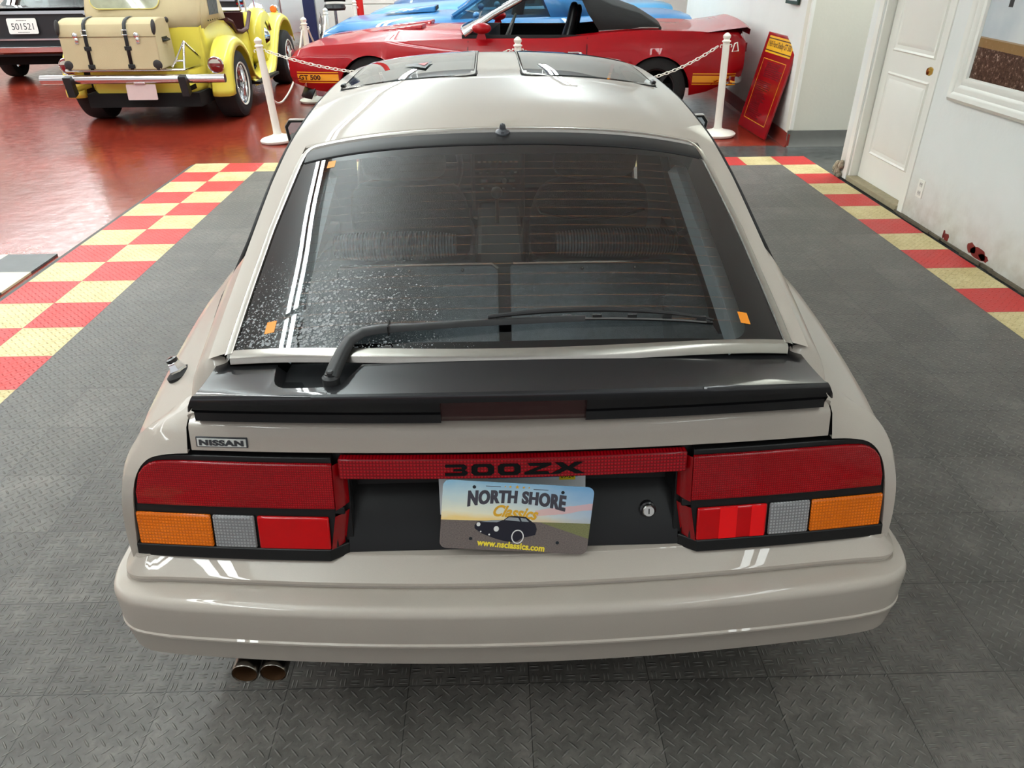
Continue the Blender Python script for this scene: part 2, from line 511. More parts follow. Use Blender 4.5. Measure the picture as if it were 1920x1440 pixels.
XW = 2.84
wr = MB()
wr.box((XW + 0.10, (-4.5 + 3.845)/2, CEIL/2), (0.20, 3.845 + 4.5, CEIL))
wr.box((XW + 0.10, 4.79, CEIL/2), (0.20, 0.17, CEIL))
wr.box((XW + 0.10, 4.275, (2.05 + CEIL)/2), (0.20, 0.862, CEIL - 2.05))
struct(wr.build('wall_right', m_wall, smooth=0))
struct(MB().box((3.53, 6.03, CEIL/2), (1.46, 0.10, CEIL)).build('wall_alcove', m_cream, smooth=0))
wb = MB(); wb.hull8([(2.80,6.00,0),(3.10,6.00,0),(3.40,12.3,0),(3.20,12.3,0)], [(2.80,6.00,CEIL),(3.10,6.00,CEIL),(3.40,12.3,CEIL),(3.20,12.3,CEIL)])
struct(wb.build('wall_showroom', m_wall, smooth=0))
struct(MB().box((-3.5, 19.05, CEIL/2), (21, 0.10, CEIL)).build('wall_back', m_back, smooth=0))
struct(MB().box((-13.95, 6.5, CEIL/2), (0.10, 25, CEIL)).build('wall_left', m_back, smooth=0))
struct(MB().box((6.95, 12.5, CEIL/2), (0.10, 13, CEIL)).build('wall_far_right', m_back, smooth=0))
struct(MB().box((-3.5, 6.5, CEIL + 0.05), (21, 25, 0.10)).build('ceiling', m_ceil, smooth=0))

# baseboards (coved, painted)
m_redbase = mat('red_base_paint', rgb(128,46,34), rough=0.4, var=0.2, vscale=8)
m_greybase = mat('grey_base_paint', rgb(104,104,98), rough=0.5, var=0.15, vscale=8)
b = MB()
def cove(P0, P1, nrm, h=0.115, d=0.045):
    pr = [(0.012, h), (0.016, h*0.6), (0.024, h*0.25), (d, 0.0), (0, 0), (0, h)]
    rows = []
    for P in (P0, P1):
        rows.append([(P[0] + nrm[0]*a, P[1] + nrm[1]*a, z - 0.009) for a, z in pr])
    b.grid(rows, closed=True, caps=True)
cove((2.797, 5.93), (3.195, 12.3), (-1, 0))
struct(b.build('baseboard_showroom', m_redbase, smooth=50))
b = MB(); cove((2.78, 5.972), (4.2, 5.972), (0, -1), 0.145, 0.05)
struct(b.build('baseboard_alcove', m_greybase, smooth=50))
struct(MB().box((2.805, 5.958, CEIL/2 + 0.075), (0.03, 0.03, CEIL - 0.15)).build('trim_1', m_trim, smooth=0))

# ---- door with two raised panels in its casing
dr = empty('door_1', (XW + 0.09, 4.275, 0)); struct(dr); dr.scale = (1, 0.885, 1)
D = MB(); D.box((0, 0, 1.035), (0.04, 0.90, 1.99))
D.build('door_leaf', m_trim, dr, smooth=0, bevel=0.002)
def raised(y0, y1, z0, z1, name):
    q = MB(); x = -0.02
    def ring(i, dx): return [(x - dx, y0 + i, z0 + i), (x - dx, y1 - i, z0 + i), (x - dx, y1 - i, z1 - i), (x - dx, y0 + i, z1 - i)]
    rs = [ring(0, 0.0), ring(0.010, 0.011), ring(0.022, 0.004), ring(0.045, 0.003), ring(0.075, 0.013)]
    q.grid(rs, closed=True, caps=True)
    q.build(name, m_trim, dr, smooth=20)
raised(-0.33, 0.33, 0.24, 0.84, 'door_panel'); raised(-0.33, 0.33, 0.98, 1.90, 'door_panel')
M_BRASS = mat('brass', rgb(196,160,84), rough=0.18, metal=1.0)
k = MB(); K = Matrix.Translation((-0.02, -0.40, 0.92)) @ Matrix.Rotation(-PI/2, 4, 'Y')
k.lathe([(0.001,0),(0.032,0.0),(0.032,0.006),(0.012,0.010),(0.011,0.035),(0.024,0.042),(0.028,0.055),(0.022,0.068),(0.001,0.071)], 20, K)
k.build('door_knob', M_BRASS, dr, smooth=50)
c = MB()
c.box((-0.085, 0.53, 1.03), (0.025, 0.075, 2.06)); c.box((-0.085, -0.53, 1.03), (0.025, 0.075, 2.06)); c.box((-0.085, 0, 2.09), (0.025, 1.135, 0.08))
c.box((-0.04, 0.476, 1.02), (0.085, 0.035, 2.05)); c.box((-0.04, -0.476, 1.02), (0.085, 0.035, 2.05)); c.box((-0.04, 0, 2.05), (0.085, 0.95, 0.03))
c.build('door_casing', m_trim, dr, smooth=0, bevel=0.004)
s = MB(); s.box((-0.035, 0, 0.02), (0.13, 0.95, 0.04))
plabel(s.build('door_sill', mat('worn_sill', rgb(150,138,110), rough=0.7, var=0.35, vscale=20), dr, smooth=0, bevel=0.004), 'worn beige door sill')
# chipped plaster at the foot of the casing, red paint patches, dirt line along the wall
m_chip = mat('chipped_plaster', rgb(150,140,120), rough=0.9, var=0.5, vscale=30, bump=0.8, bscale=60)
q = MB()
for i in range(26):
    a = random.random(); r = random.uniform(0.012, 0.035)
    q.ball((XW - 0.005 - 0.02*random.random(), 4.80 + 0.13*a, 0.005 + 0.11*random.random()**2), (r*0.6, r, r*0.8), 7, 5, Matrix.Rotation(random.random()*3, 3, 'X'))
struct(q.build('trim_2', m_chip, smooth=20))
q = MB()
y = -2.0
while y < 3.68:
    l = random.uniform(0.08, 0.3); w = random.uniform(0.012, 0.03)
    q.box((XW - w/2 + 0.004, y + l/2, 0.006), (w, l, random.uniform(0.01, 0.022)), Matrix.Rotation(random.uniform(-0.05, 0.05), 3, 'Z'))
    y += l * 0.97
struct(q.build('trim_3', mat('wall_gap_dirt', rgb(96,86,70), rough=0.95, var=0.5, vscale=25), smooth=0))
q = MB()
for (yy, zz, ry, rz_) in ((2.86, 0.05, 0.085, 0.035), (2.93, 0.058, 0.05, 0.03), (2.80, 0.045, 0.05, 0.022), (3.20, 0.03, 0.03, 0.03), (3.235, 0.045, 0.012, 0.03)):
    P = [(yy + ry*(0.8+0.3*random.random())*math.cos(2*PI*i/14), zz + rz_*(0.75+0.4*random.random())*math.sin(2*PI*i/14)) for i in range(14)]
    q.prism(P, 0.0015, Matrix(((0,0,-1,XW+0.0002),(1,0,0,0),(0,1,0,0),(0,0,0,1))))
struct(q.build('trim_4', mat('red_paint_patch', rgb(120,32,26), rough=0.5, var=0.2, vscale=30), smooth=0))

# ---- wall outlet
ol = empty('wall_outlet', (XW, 3.625, 0.225))
tag(ol, 'small white power outlet low on the white wall beside the door', 'outlet')
MB().box((-0.003, 0, 0), (0.006, 0.075, 0.118)).build('cover_plate', m_trim, ol, smooth=0, bevel=0.002)
for dz in (-0.028, 0.028):
    MB().box((-0.007, 0, dz), (0.003, 0.034, 0.03)).build('socket', mat('socket_white', rgb(206,204,196), rough=0.4), ol, smooth=0, bevel=0.003)
    f = MB(); f.box((-0.0088, 0.007, dz + 0.003), (0.001, 0.003, 0.010)); f.box((-0.0088, -0.007, dz + 0.003), (0.001, 0.003, 0.010))
    build_split(f, 'slot', M_DARK, ol, smooth=0)

# ---- large framed picture on the right wall
pf = empty('framed_picture', (XW, 2.35, 0.80))
tag(pf, 'large white-framed picture of a gravel road hanging on the right wall', 'picture')
fr = MB()
prof = [(0.0, 0.0), (0.0, 0.022), (0.018, 0.040), (0.036, 0.036), (0.050, 0.026), (0.072, 0.030), (0.090, 0.018), (0.104, 0.026), (0.122, 0.022), (0.132, 0.008), (0.132, 0.0)]
Y0, Y1, ZT = -1.23, 1.23, 1.30
rows = []
for (yy, zz, sy, sz) in ((Y1, 0, -1, 1), (Y1, ZT, -1, -1), (Y0, ZT, 1, -1), (Y0, 0, 1, 1), (Y1, 0, -1, 1)):
    rows.append([(-d, yy + sy*w*1.12, zz + sz*w*1.12) for w, d in prof])
fr.grid(rows, flip=True)
fr.build('frame', m_trim, pf, smooth=40)
m_road = mat('road_print', (0.1,0.1,0.1), rough=0.25)
t = NT(m_road); v = t.coords('Object'); X, Y, Z = t.xyz(v)
sp = t.noise(v, 55, 5, 0.7)
grav = t.ramp(sp, [(0.35, rgb(48,34,28)), (0.58, rgb(84,64,52)), (0.68, rgb(170,150,136))])
sky = t.ramp(t.noise(v, 2.2, 4), [(0.3, rgb(168,180,188)), (0.7, rgb(208,212,210))])
hz = t.math('SUBTRACT', Z, t.math('MULTIPLY_ADD', Y, 0.02, 0.345))
colr = t.mix(t.math('GREATER_THAN', hz, 0.0), grav, sky)
band = t.math('LESS_THAN', t.math('ABSOLUTE', t.math('ADD', hz, 0.02)), 0.028)
colr = t.mix(t.math('MULTIPLY', band, 0.8), colr, rgb(150,118,74))
t.l.new(colr, bsdf(m_road).inputs['Base Color'])
MB().box((-0.006, 0, ZT/2), (0.006, Y1 - Y0 - 0.25, ZT - 0.25)).build('print', m_road, pf, smooth=0)
lt = text_mb('N', 1.0, bold=0.02); fit(lt, 0.20, 0.26)
lt.xf(frame_matrix((-0.0095, 0.81, 0.665), (0, -1, 0), (0, 0, 1)))
lt.build('lettering', mat('print_black', rgb(28,28,30), rough=0.4), pf, smooth=0)

# ---- fluorescent fixture bodies
m_house = mat('fixture_white', rgb(225,225,220), rough=0.5)
proto = None
for (x, y0, y1) in LIGHT_ROWS:
    if proto is None:
        proto = empty('ceiling_light', (x, (y0+y1)/2, TUBE + 0.16))
        h_ = MB(); h_.box((0, 0, -0.045), (0.26, y1-y0, 0.09)); h_.build('housing', m_house, proto, smooth=0, bevel=0.006)
        e_ = MB(); e_.box((0, (y1-y0)/2 - 0.02, -0.12), (0.22, 0.03, 0.07)); e_.box((0, -(y1-y0)/2 + 0.02, -0.12), (0.22, 0.03, 0.07)); build_split(e_, 'end_cap', m_house, proto, smooth=0)
        base_len = y1 - y0; q = proto
        for dy in (-0.7, 0.7): MB().tube([(0, dy, -0.01), (0, dy, CEIL - TUBE - 0.15)], 0.008, 6).build('hanger_rod', m_house, proto, smooth=40)
    else:
        q = copy_tree(proto); q.location = (x, (y0+y1)/2, TUBE + 0.16); q.scale = (1, (y1-y0)/base_len, 1)
    tag(q, 'long white twin-tube fluorescent fixture hanging below the ceiling above the cars', 'ceiling light', 'fluorescent fixtures on the ceiling')

# ---- back wall: sectional garage door panels, red post
m_gd = mat('garage_door', rgb(214,212,204), rough=0.5, var=0.03, vscale=2)
gd = empty('door_2', (-2.6, 18.98, 0)); struct(gd)
for k in range(6):
    MB().box((0, 0, 0.30 + k*0.58), (4.6, 0.05, 0.565)).build('door_section', m_gd, gd, smooth=0, bevel=0.008)
# ================================================================ THE SILVER HATCHBACK
car = empty('sports_car', (0, 0, 0), math.radians(0.33665))
tag(car, 'silver beige two-door hatchback with black rear spoiler parked in the foreground on the tile mat', 'car')
P_SIL = car_paint('silver_paint', rgb(170,161,150), metal=0.06, flake=0.06)
P_TRIM = mat('silver_moulding', rgb(172,168,160), rough=0.22, metal=0.9, var=0.08, vscale=60)
P_BLK = mat('gloss_black', (0.009,0.009,0.010), rough=0.30, coat=0.9, spec=0.15, coatr=0.03)
P_SATIN = mat('satin_black', (0.009,0.009,0.009), rough=0.34, spec=0.3)

RY = [-.2,.02,.2,.42,.62,.81,.9,1.0,1.15,1.3,1.6,1.9,2.15,2.4]
RZ_ = [.87,.955,1.015,1.08,1.138,1.19,1.212,1.230,1.248,1.26,1.27,1.268,1.25,1.205]
def zr(x, y): return smo(y, RY, RZ_) - .09*x*x - .25*x**4
def xe(y): return itp(y, [0,.7,.87,1.03,1.2,1.6,2.1,2.35], [.602,.600,.592,.582,.578,.568,.552,.548])
def xg(y): return itp(y, [0,.085,.465,.744,.82,.9], [.550,.549,.544,.529,.520,.515])
def face(x, z, off=0.0): return -.078 + .24*(z-.526) + .075*x*x - off
def belt(y): return (itp(y, [.0,.1,.2,.3,.42,.6,.9,2.0,2.6,4.2], [.648,.655,.666,.682,.700,.712,.718,.722,.715,.68]),
                     itp(y, [.0,.1,.2,.3,.42,.6,.9,2.0,2.6,4.2], [.802,.824,.836,.841,.845,.850,.856,.852,.835,.70]))
def shz(y): return itp(y, [0,.08,.115,.2,.3,.4,.5,.62,.8,1.2,1.8,2.5,3.2,4.0,4.4], [.715,.722,.738,.748,.762,.777,.79,.80,.804,.80,.79,.775,.74,.66,.58])
def shx(y): return itp(y, [0,.08,.2,.3,2.4,3.4,4.3], [.783,.789,.796,.80,.80,.785,.74])
def mxx(y): return itp(y, [0,.1,.3,.5,1.2,2.4,3.4,4.3], [.806,.818,.835,.843,.845,.845,.835,.78])
WH_R, WH_F, WR = .98, 3.42, .345
def zbot(y):
    z = .20
    for c in (WH_R, WH_F):
        d = abs(y - c)
        if d < WR: z = max(z, .30 + math.sqrt(WR*WR - d*d))
    return z
def section(y):
    M, xs, zs, zb = mxx(y), shx(y), shz(y), zbot(y)
    bx, bz = belt(y)
    top = zs - .07
    pts = [(M - .035*(1 - min(1,(zb-.2)/.2)), zb)]
    for f, dx in ((.15,.008),(.4,0),(.65,0),(.85,.004)): pts.append((M - dx, zb + (top - zb)*f))
    pts += [(M-.013, top), (xs+.017, zs-.03), (xs, zs), (xs-.028, zs+.021), (xs-.06, zs+.039),
            (lerp((xs-.06, zs+.039), (bx, bz), .5)[0], lerp((xs-.06, zs+.039), (bx, bz), .5)[1] + .004), (bx, bz)]
    return [(x, y, z) for x, z in pts]
def ylist(a, b, n=None):
    ys = set(frange(a, b, n or max(3, int((b-a)/.06)+1)))
    for c in (WH_R, WH_F):
        for k in range(25):
            q = c - WR*math.cos(PI*k/24)
            if a < q < b: ys.add(q)
    return sorted(ys)
def side(name, a, b, s, label=None, extra=None):
    m = MB(); m.grid([section(y) for y in ylist(a, b)])
    if s < 0: m.flipx()
    return m.build(name, P_SIL, car, smooth=40)
for s in (1, -1):
    # quarter panel: rounded rear corner around the lamp opening, then the flank
    m = MB()
    rows = [section(y) for y in ylist(.10, 1.225)]
    up = [r[5:] for r in rows]
    # outer edge of the rear corner (index runs from the foot of the corner up to the tailgate seam)
    outer = [(.804,.515,-.034),(.806,.57,-.026),(.806,.625,-.014),(.8035,.67,.004),(.796,.706,.022),(.778,.741,.040),(.745,.775,.050),(.70,.797,.048),(.650,.806,.040)]
    mid = [(.8005,.515,-.047),(.8025,.57,-.040),(.8015,.625,-.028),(.798,.666,-.012),(.789,.699,.004),(.771,.729,.018),(.739,.760,.026),(.698,.781,.024),(.650,.794,.020)]
    inner = [(.791,.515),(.788,.57),(.783,.625),(.777,.662),(.768,.690),(.752,.716),(.728,.735),(.690,.744),(.650,.747)]
    def rs(L, n=3): return [tuple(p) for p in spline(L, n)]
    rim = [rs([(x, face(x, z, -.004), z) for x, z in inner]), rs([(x, face(x, z, .010), z) for x, z in inner]),
           rs([(x, y, z) for x, z, y in mid]), rs([(x, y, z) for x, z, y in outer])]
    first = [(.818,.10,.515),(.817,.10,.57)] + list(up[0])
    nn = len(rim[0])
    F0 = [tuple(p) for p in spline(first, 6)]
    step = (len(F0)-1)/(nn-1)
    F0 = [F0[int(round(i*step))] for i in range(nn)]
    midrow = [lerp(a, b, .5) for a, b in zip(rim[3], F0)]
    m.grid(rim + [midrow, F0])
    lowrows = [r[:6] for r in rows]
    m.grid(lowrows); m.grid(up)
    if s < 0: m.flipx()
    m.build('quarter_panel', P_SIL, car, smooth=42)
    side('door_panel', 1.231, 2.50, s)
    side('front_fender', 2.506, 4.27, s)
# sail pillars and roof
rf = MB()
def pil_row(y):
    a, b = xg(y) + .018, xe(y)
    r = [(a + (b-a)*k/4, y, zr(a + (b-a)*k/4, y)) for k in range(5)]
    r.append((b + .004, y, zr(b, y) - .010))
    return r
ys = frange(.10, .852, 24)
rf.grid([pil_row(y) for y in ys])
# sail foot running down to the deck behind the side window
def sail_row(y):
    bx, bz = belt(y); ex = xe(y); ez = zr(ex, y)
    r = []
    for k in range(7):
        t_ = k/6
        r.append((ex + (bx-ex)*t_ + .012*math.sin(PI*t_), y, ez + (bz-ez)*t_ + .006*math.sin(PI*t_)))
    return r
def foot_row(y):
    f = max(0, min(1, (y - .038)/.062)); f = f*f*(3-2*f)
    bx, bz = belt(y); r = []
    top = sail_row(.10)
    for k in range(-1, 7):
        x, _, z = top[max(k, 0)]
        b10 = belt(.10)
        z2 = bz + (z - b10[1])*(.12 + .88*f) ; x2 = bx + (x - b10[0])
        if k < 0: x2 -= .032; z2 -= .012
        r.append((x2, y, z2))
    return r
fr0 = foot_row(.038)
rf.grid([[(x, y+.004, z-.05) for x, y, z in fr0]] + [foot_row(y) for y in frange(.038, .10, 7)])
rf.grid([pil_row(y)[:5] for y in (.085,.0925,.10)])
rf.grid([sail_row(y) for y in frange(.10, .40, 10)])
# roof proper with openings for the two glass roof panels
TX0, TX1, TY0, TY1 = .073, .522, 1.345, 2.13
xs_ = sorted(set([TX0, TX1, .0] + frange(0, .56, 12)))
ys_ = sorted(set([TY0, TY1] + frange(.852, 2.33, 30)))
def roofpt(x, y):
    e = xe(y); k = x/.56
    return (x if x < .53 else .53 + (e-.53)*(x-.53)/.03, y, zr(x if x < .53 else .53 + (e-.53)*(x-.53)/.03, y))
xs_ = [x for x in xs_ if x < .53] + [.53, .545, .56]
for i in range(len(ys_)-1):
    for j in range(len(xs_)-1):
        xc, yc = (xs_[j]+xs_[j+1])/2, (ys_[i]+ys_[i+1])/2
        if TX0 < xc < TX1 and TY0 < yc < TY1: continue
        rf.add([roofpt(xs_[j], ys_[i]), roofpt(xs_[j+1], ys_[i]), roofpt(xs_[j+1], ys_[i+1]), roofpt(xs_[j], ys_[i+1])], [(0,1,2,3)])
rf.grid([[ (xe(y), y, zr(xe(y), y)), (xe(y)+.006, y, zr(xe(y), y)-.012), (xe(y)+.004, y, zr(xe(y), y)-.03)] for y in frange(.40, 2.33, 30)])
# rear edge of the roof rolls down to the hatch gap
rf.grid([[ (x, .852, zr(x, .852)), (x, .847, zr(x, .852)-.004), (x, .846, zr(x, .852)-.02)] for x in frange(0, .54, 14)], flip=True)
rf.mirror()
rf.build('roof', P_SIL, car, smooth=40)
# roof rails / A pillars and windshield
gl = sheet_glass('windshield_glass', (.62,.68,.64))
wsr = []
for k in range(9):
    t_ = k/8
    wsr.append([(x*(1+.10*t_), 2.345 + .72*t_ + .10*t_*(1-(x/.55)**2) , (zr(x, 2.345))*(1-t_) + .84*t_) for x in frange(-.52, .52, 13)])
MB().grid(wsr).build('windshield', gl, car, smooth=60)
ap = MB()
for s in (1,-1):
    ap.tube([(s*.548, 2.30, zr(.548,2.30)-.012), (s*.575, 2.60, 1.06), (s*.64, 3.08, .845)], .024, 8)
build_split(ap, 'windshield_pillar', P_SIL, car, smooth=60)
# side windows
swg = sheet_glass('side_glass', (.30,.34,.33))
for s in (1,-1):
    m = MB()
    rows = []
    for y in frange(.40, 2.42, 22):
        bx, bz = belt(y); ex = xe(min(y,2.3)) + .002
        ez = zr(xe(min(y,2.3)), min(y,2.3)) - .032 if y < 2.3 else zr(.55,2.3) - .032 - (y-2.3)*.9
        rows.append([(bx + (ex-bx)*k/5 + .01*math.sin(PI*k/5), y, bz + (ez-bz)*k/5) for k in range(6)])
    m.grid(rows)
    if s < 0: m.flipx()
    m.build('side_window', swg, car, smooth=60)
    # black weatherstrip along the roof edge running down to the corner of the side window
    P = [(s*.686, .372, .866), (s*.668, .40, .910), (s*.640, .425, .955)]
    P += [(s*(xe(y)+.006), y, zr(xe(y), y) - .010) for y in frange(.47, 2.30, 22)]
    MB().tube([tuple(p) for p in P], .0065, 6).build('weatherstrip', M_RUBBER, car, smooth=60)
    P = [(s*(belt(y)[0]+.004), y, belt(y)[1]+.004) for y in frange(.375, 2.5, 16)]
    MB().tube(P, .006, 6).build('belt_moulding', M_RUBBER, car, smooth=60)
# hood, nose
hd = MB()
hd.grid([[(x*belt(min(y,4.2))[0]/1.0, y, itp(y,[2.95,3.4,4.0,4.3],[.842,.80,.72,.64]) + .03*(1-x*x)) for x in frange(-1,1,9)] for y in frange(2.95, 4.28, 8)])
hd.build('hood', P_SIL, car, smooth=50)
nb = MB(); nb.grid([[(x*w, y - .06*x*x, z) for x in frange(-1,1,11)] for w, y, z in ((.70,4.30,.64),(.79,4.44,.56),(.80,4.47,.45),(.79,4.44,.30),(.76,4.38,.22))])
nb.build('front_bumper', P_SIL, car, smooth=50)
fp = MB(); fp.box((0, 2.15, .265), (1.45, 4.2, .13)); fp.box((0, .30, .40), (1.40, .60, .18)); fp.box((0, 3.6, .50), (1.2, 1.2, .4))
fp.build('floor_pan', M_DARK, car, smooth=0)
# wheels
def wheel(parent, c, R, w, axis_rot, rimfrac=.62, rim_mat=None, spokes=5, white=False):
    wv = empty('wheel', c, 0, parent)
    Mx = Matrix.Rotation(PI/2, 4, 'Y') if axis_rot == 'X' else Matrix.Rotation(-PI/2, 4, 'X')
    r = R*rimfrac
    m = MB(); m.lathe([(r, -w*.42), (r+.01, -w*.48), (R*.86, -w*.52), (R*.97, -w*.44), (R, -w*.30), (R, w*.30), (R*.97, w*.44), (R*.86, w*.52), (r+.01, w*.48), (r, w*.42)], 36, Mx)
    m.build('tyre', M_TYRE, wv, smooth=40)
    m = MB(); m.lathe([(r, w*.42), (r*.95, w*.40), (r*.90, w*.22), (r*.88, -w*.3), (r, -w*.42)], 28, Mx)
    m.lathe([(.001, w*.30), (r*.22, w*.30), (r*.26, w*.18), (r*.3, w*.10), (.001, w*.10)], 20, Mx)
    for k in range(spokes):
        a = 2*PI*k/spokes
        q = MB(); q.hull8([(r*.15,-r*.10,w*.12),(r*.93,-r*.14,w*.16),(r*.93,r*.14,w*.16),(r*.15,r*.10,w*.12)], [(r*.15,-r*.08,w*.24),(r*.93,-r*.11,w*.26),(r*.93,r*.11,w*.26),(r*.15,r*.08,w*.24)])
        q.xf(Mx @ Matrix.Rotation(a, 4, 'Z')); m.add(q.v, q.f)
    m.build('rim', rim_mat or M_CHROME, wv, smooth=35)
    if white:
        m = MB(); m.lathe([(r*1.0, w*.46), (r*1.0, w*.494), (r*1.07, w*.512), (r*1.08, w*.49)], 36, Mx)
        m.build('white_band', M_WHITE, wv, smooth=40)
    return wv
M_ALLOY = mat('alloy_silver', rgb(170,168,164), rough=0.3, metal=0.9)
for y in (WH_R, WH_F):
    for s in (1,-1):
        w_ = wheel(car, (s*.725, y, .309), .300, .205, 'X', rim_mat=M_ALLOY)
        if s < 0: w_.rotation_euler = (0, 0, PI)
wl = MB()
for y in (WH_R, WH_F):
    for s in (1,-1):
        wl.box((s*.60, y, .50), (.03, .80, .55)); wl.box((s*.72, y, .665), (.22, .5, .02))
build_split(wl, 'wheel_liner', M_DARK, car, smooth=0)

# ---- rear bumper swept around the tail
PATH = []
for x in frange(0, .72, 13): PATH.append((x, -.190 + .09*x*x))
PATH = PATH[:-1] + [tuple(p)[:2] for p in spline([(.72,-.143,0),(.793,-.126,0),(.835,-.094,0),(.853,-.045,0),(.858,.02,0),(.858,.15,0),(.854,.35,0),(.848,.55,0)], 4)]
PROF = [(.150,.5225,1),(.1155,.5228,1),(.1135,.5222,1),(.112,.5205,1),(.067,.4965,1),(.0625,.4935,1),(.0615,.487,0),(.068,.481,0),(.066,.477,0),(.056,.4785,0),(.030,.4768,0)] + [(.0005 + .021*(1-math.sin(a)), .4555 + .021*math.cos(a), 0) for a in frange(.06, PI/2, 8)] + [(0.0,.392,0),(.0005,.386,0),(-.0035,.3835,0),(-.0035,.379,0),(.000,.373,0),(.007,.335,0),(.012,.312,0),(.045,.300,0)]
full = [(-x, y) for x, y in PATH[:0:-1]] + PATH
def bump_rows(prof):
    rows = []
    n = len(full)
    for i, (x, y) in enumerate(full):
        a = Vector(full[max(i-1,0)]); b = Vector(full[min(i+1,n-1)])
        tx = (b - a).normalized(); nrm = Vector((-tx.y, tx.x))      # points inward (towards +y at the rear)
        sc = smo(abs(x), [0,.55,.72,.793,.835,.853,.86], [1,1,.93,.76,.60,.48,.42]) if y < .0 else .42
        rows.append([(x + nrm.x*d*sc, y + nrm.y*d*sc, z) for d, z, _ in prof])
    return rows
bp = MB(); bp.grid(bump_rows(PROF))
bump_o = bp.build('rear_bumper', P_SIL, car, smooth=20)
# ---- exhaust
ex = empty('exhaust', (0,0,0), 0, car)
M_EXO = mat('exhaust_steel', rgb(150,145,138), rough=0.25, metal=1.0)
M_EXI = mat('exhaust_soot', rgb(70,44,18), rough=0.7, metal=0.2)
for x in (-.594, -.532):
    m = MB(); K = Matrix.Translation((x, -.139, .250)) @ Matrix.Rotation(-PI/2, 4, 'X') @ Matrix.Rotation(math.radians(0), 4, 'Y')
    m.lathe([(.0262,.004),(.0275,0.0),(.0290,.002),(.0295,.012),(.0295,.30)], 28, K)
    m.build('tailpipe', M_EXO, ex, smooth=50)
    m = MB(); m.lathe([(.0262,.003),(.0255,.03),(.0250,.14),(.0005,.14)], 28, K)
    m.build('pipe_bore', M_EXI, ex, smooth=50)
mu = MB(); mu.box((-.56, .38, .25), (.30, .45, .13)); mu.build('muffler', M_DARK, ex, smooth=0, bevel=.03)

# ---- generic slab following the bowed rear face
def slab(x0, x1, zlo, zhi, o0, o1, n=14, nz=3, m=None):
    m = m or MB(); F = []; B = []
    for x in frange(x0, x1, n):
        lo = zlo(x) if callable(zlo) else zlo; hi = zhi(x) if callable(zhi) else zhi
        zs = frange(lo, hi, nz)
        F.append([(x, face(x, z, o1), z) for z in zs]); B.append([(x, face(x, z, o0), z) for z in zs])
    rows = [f + b[::-1] for f, b in zip(F, B)]
    return m.grid(rows, closed=True, caps=True, flip=True)
def grid_lens(name, col, kx, kz, strength=0.5, dark=0.55, rough=0.14, line=0.18):
    m = mat(name, col, rough=rough, coat=0.4, coatr=0.04, spec=0.2)
    t = NT(m); X, Y, Z = t.xyz(t.coords('Object'))
    def cellf(c, k): return t.math('ABSOLUTE', t.math('SUBTRACT', t.math('FRACT', t.math('MULTIPLY', c, k)), 0.5))
    a, b = cellf(X, kx), cellf(Z, kz)
    g = t.math('MAXIMUM', a, b)
    ln = t.math('GREATER_THAN', g, 0.5 - line)
    big = t.noise(t.coords('Object'), 9, 2)
    c0 = t.mix(big, tuple(c*0.65 for c in col), tuple(min(1, c*1.35) for c in col))
    t.l.new(t.mix(ln, c0, tuple(c*dark for c in col)), bsdf(m).inputs['Base Color'])
    t.l.new(t.bump(t.math('MULTIPLY', t.math('SUBTRACT', 0.5, g), 1.0), strength, 0.003), bsdf(m).inputs['Normal'])
    return m
L_RED = grid_lens('red_lens', rgb(158,1,12), 210, 210, dark=.62)
L_RED2 = mat('plain_red_lens', rgb(184,2,8), rough=.12, coat=.5, spec=.2, var=.12, vscale=14)
L_RED3 = mat('bright_red_reflector', rgb(232,18,22), rough=.15, coat=.5, spec=.2)
L_GARN = grid_lens('red_garnish_lens', rgb(162,2,18), 150, 150, dark=.50, line=.2)
L_AMB = grid_lens('amber_lens', rgb(232,112,8), 150, 150, dark=.72, strength=.8)
L_CLR = grid_lens('clear_lens', rgb(150,150,150), 150, 150, dark=.62, strength=.9)
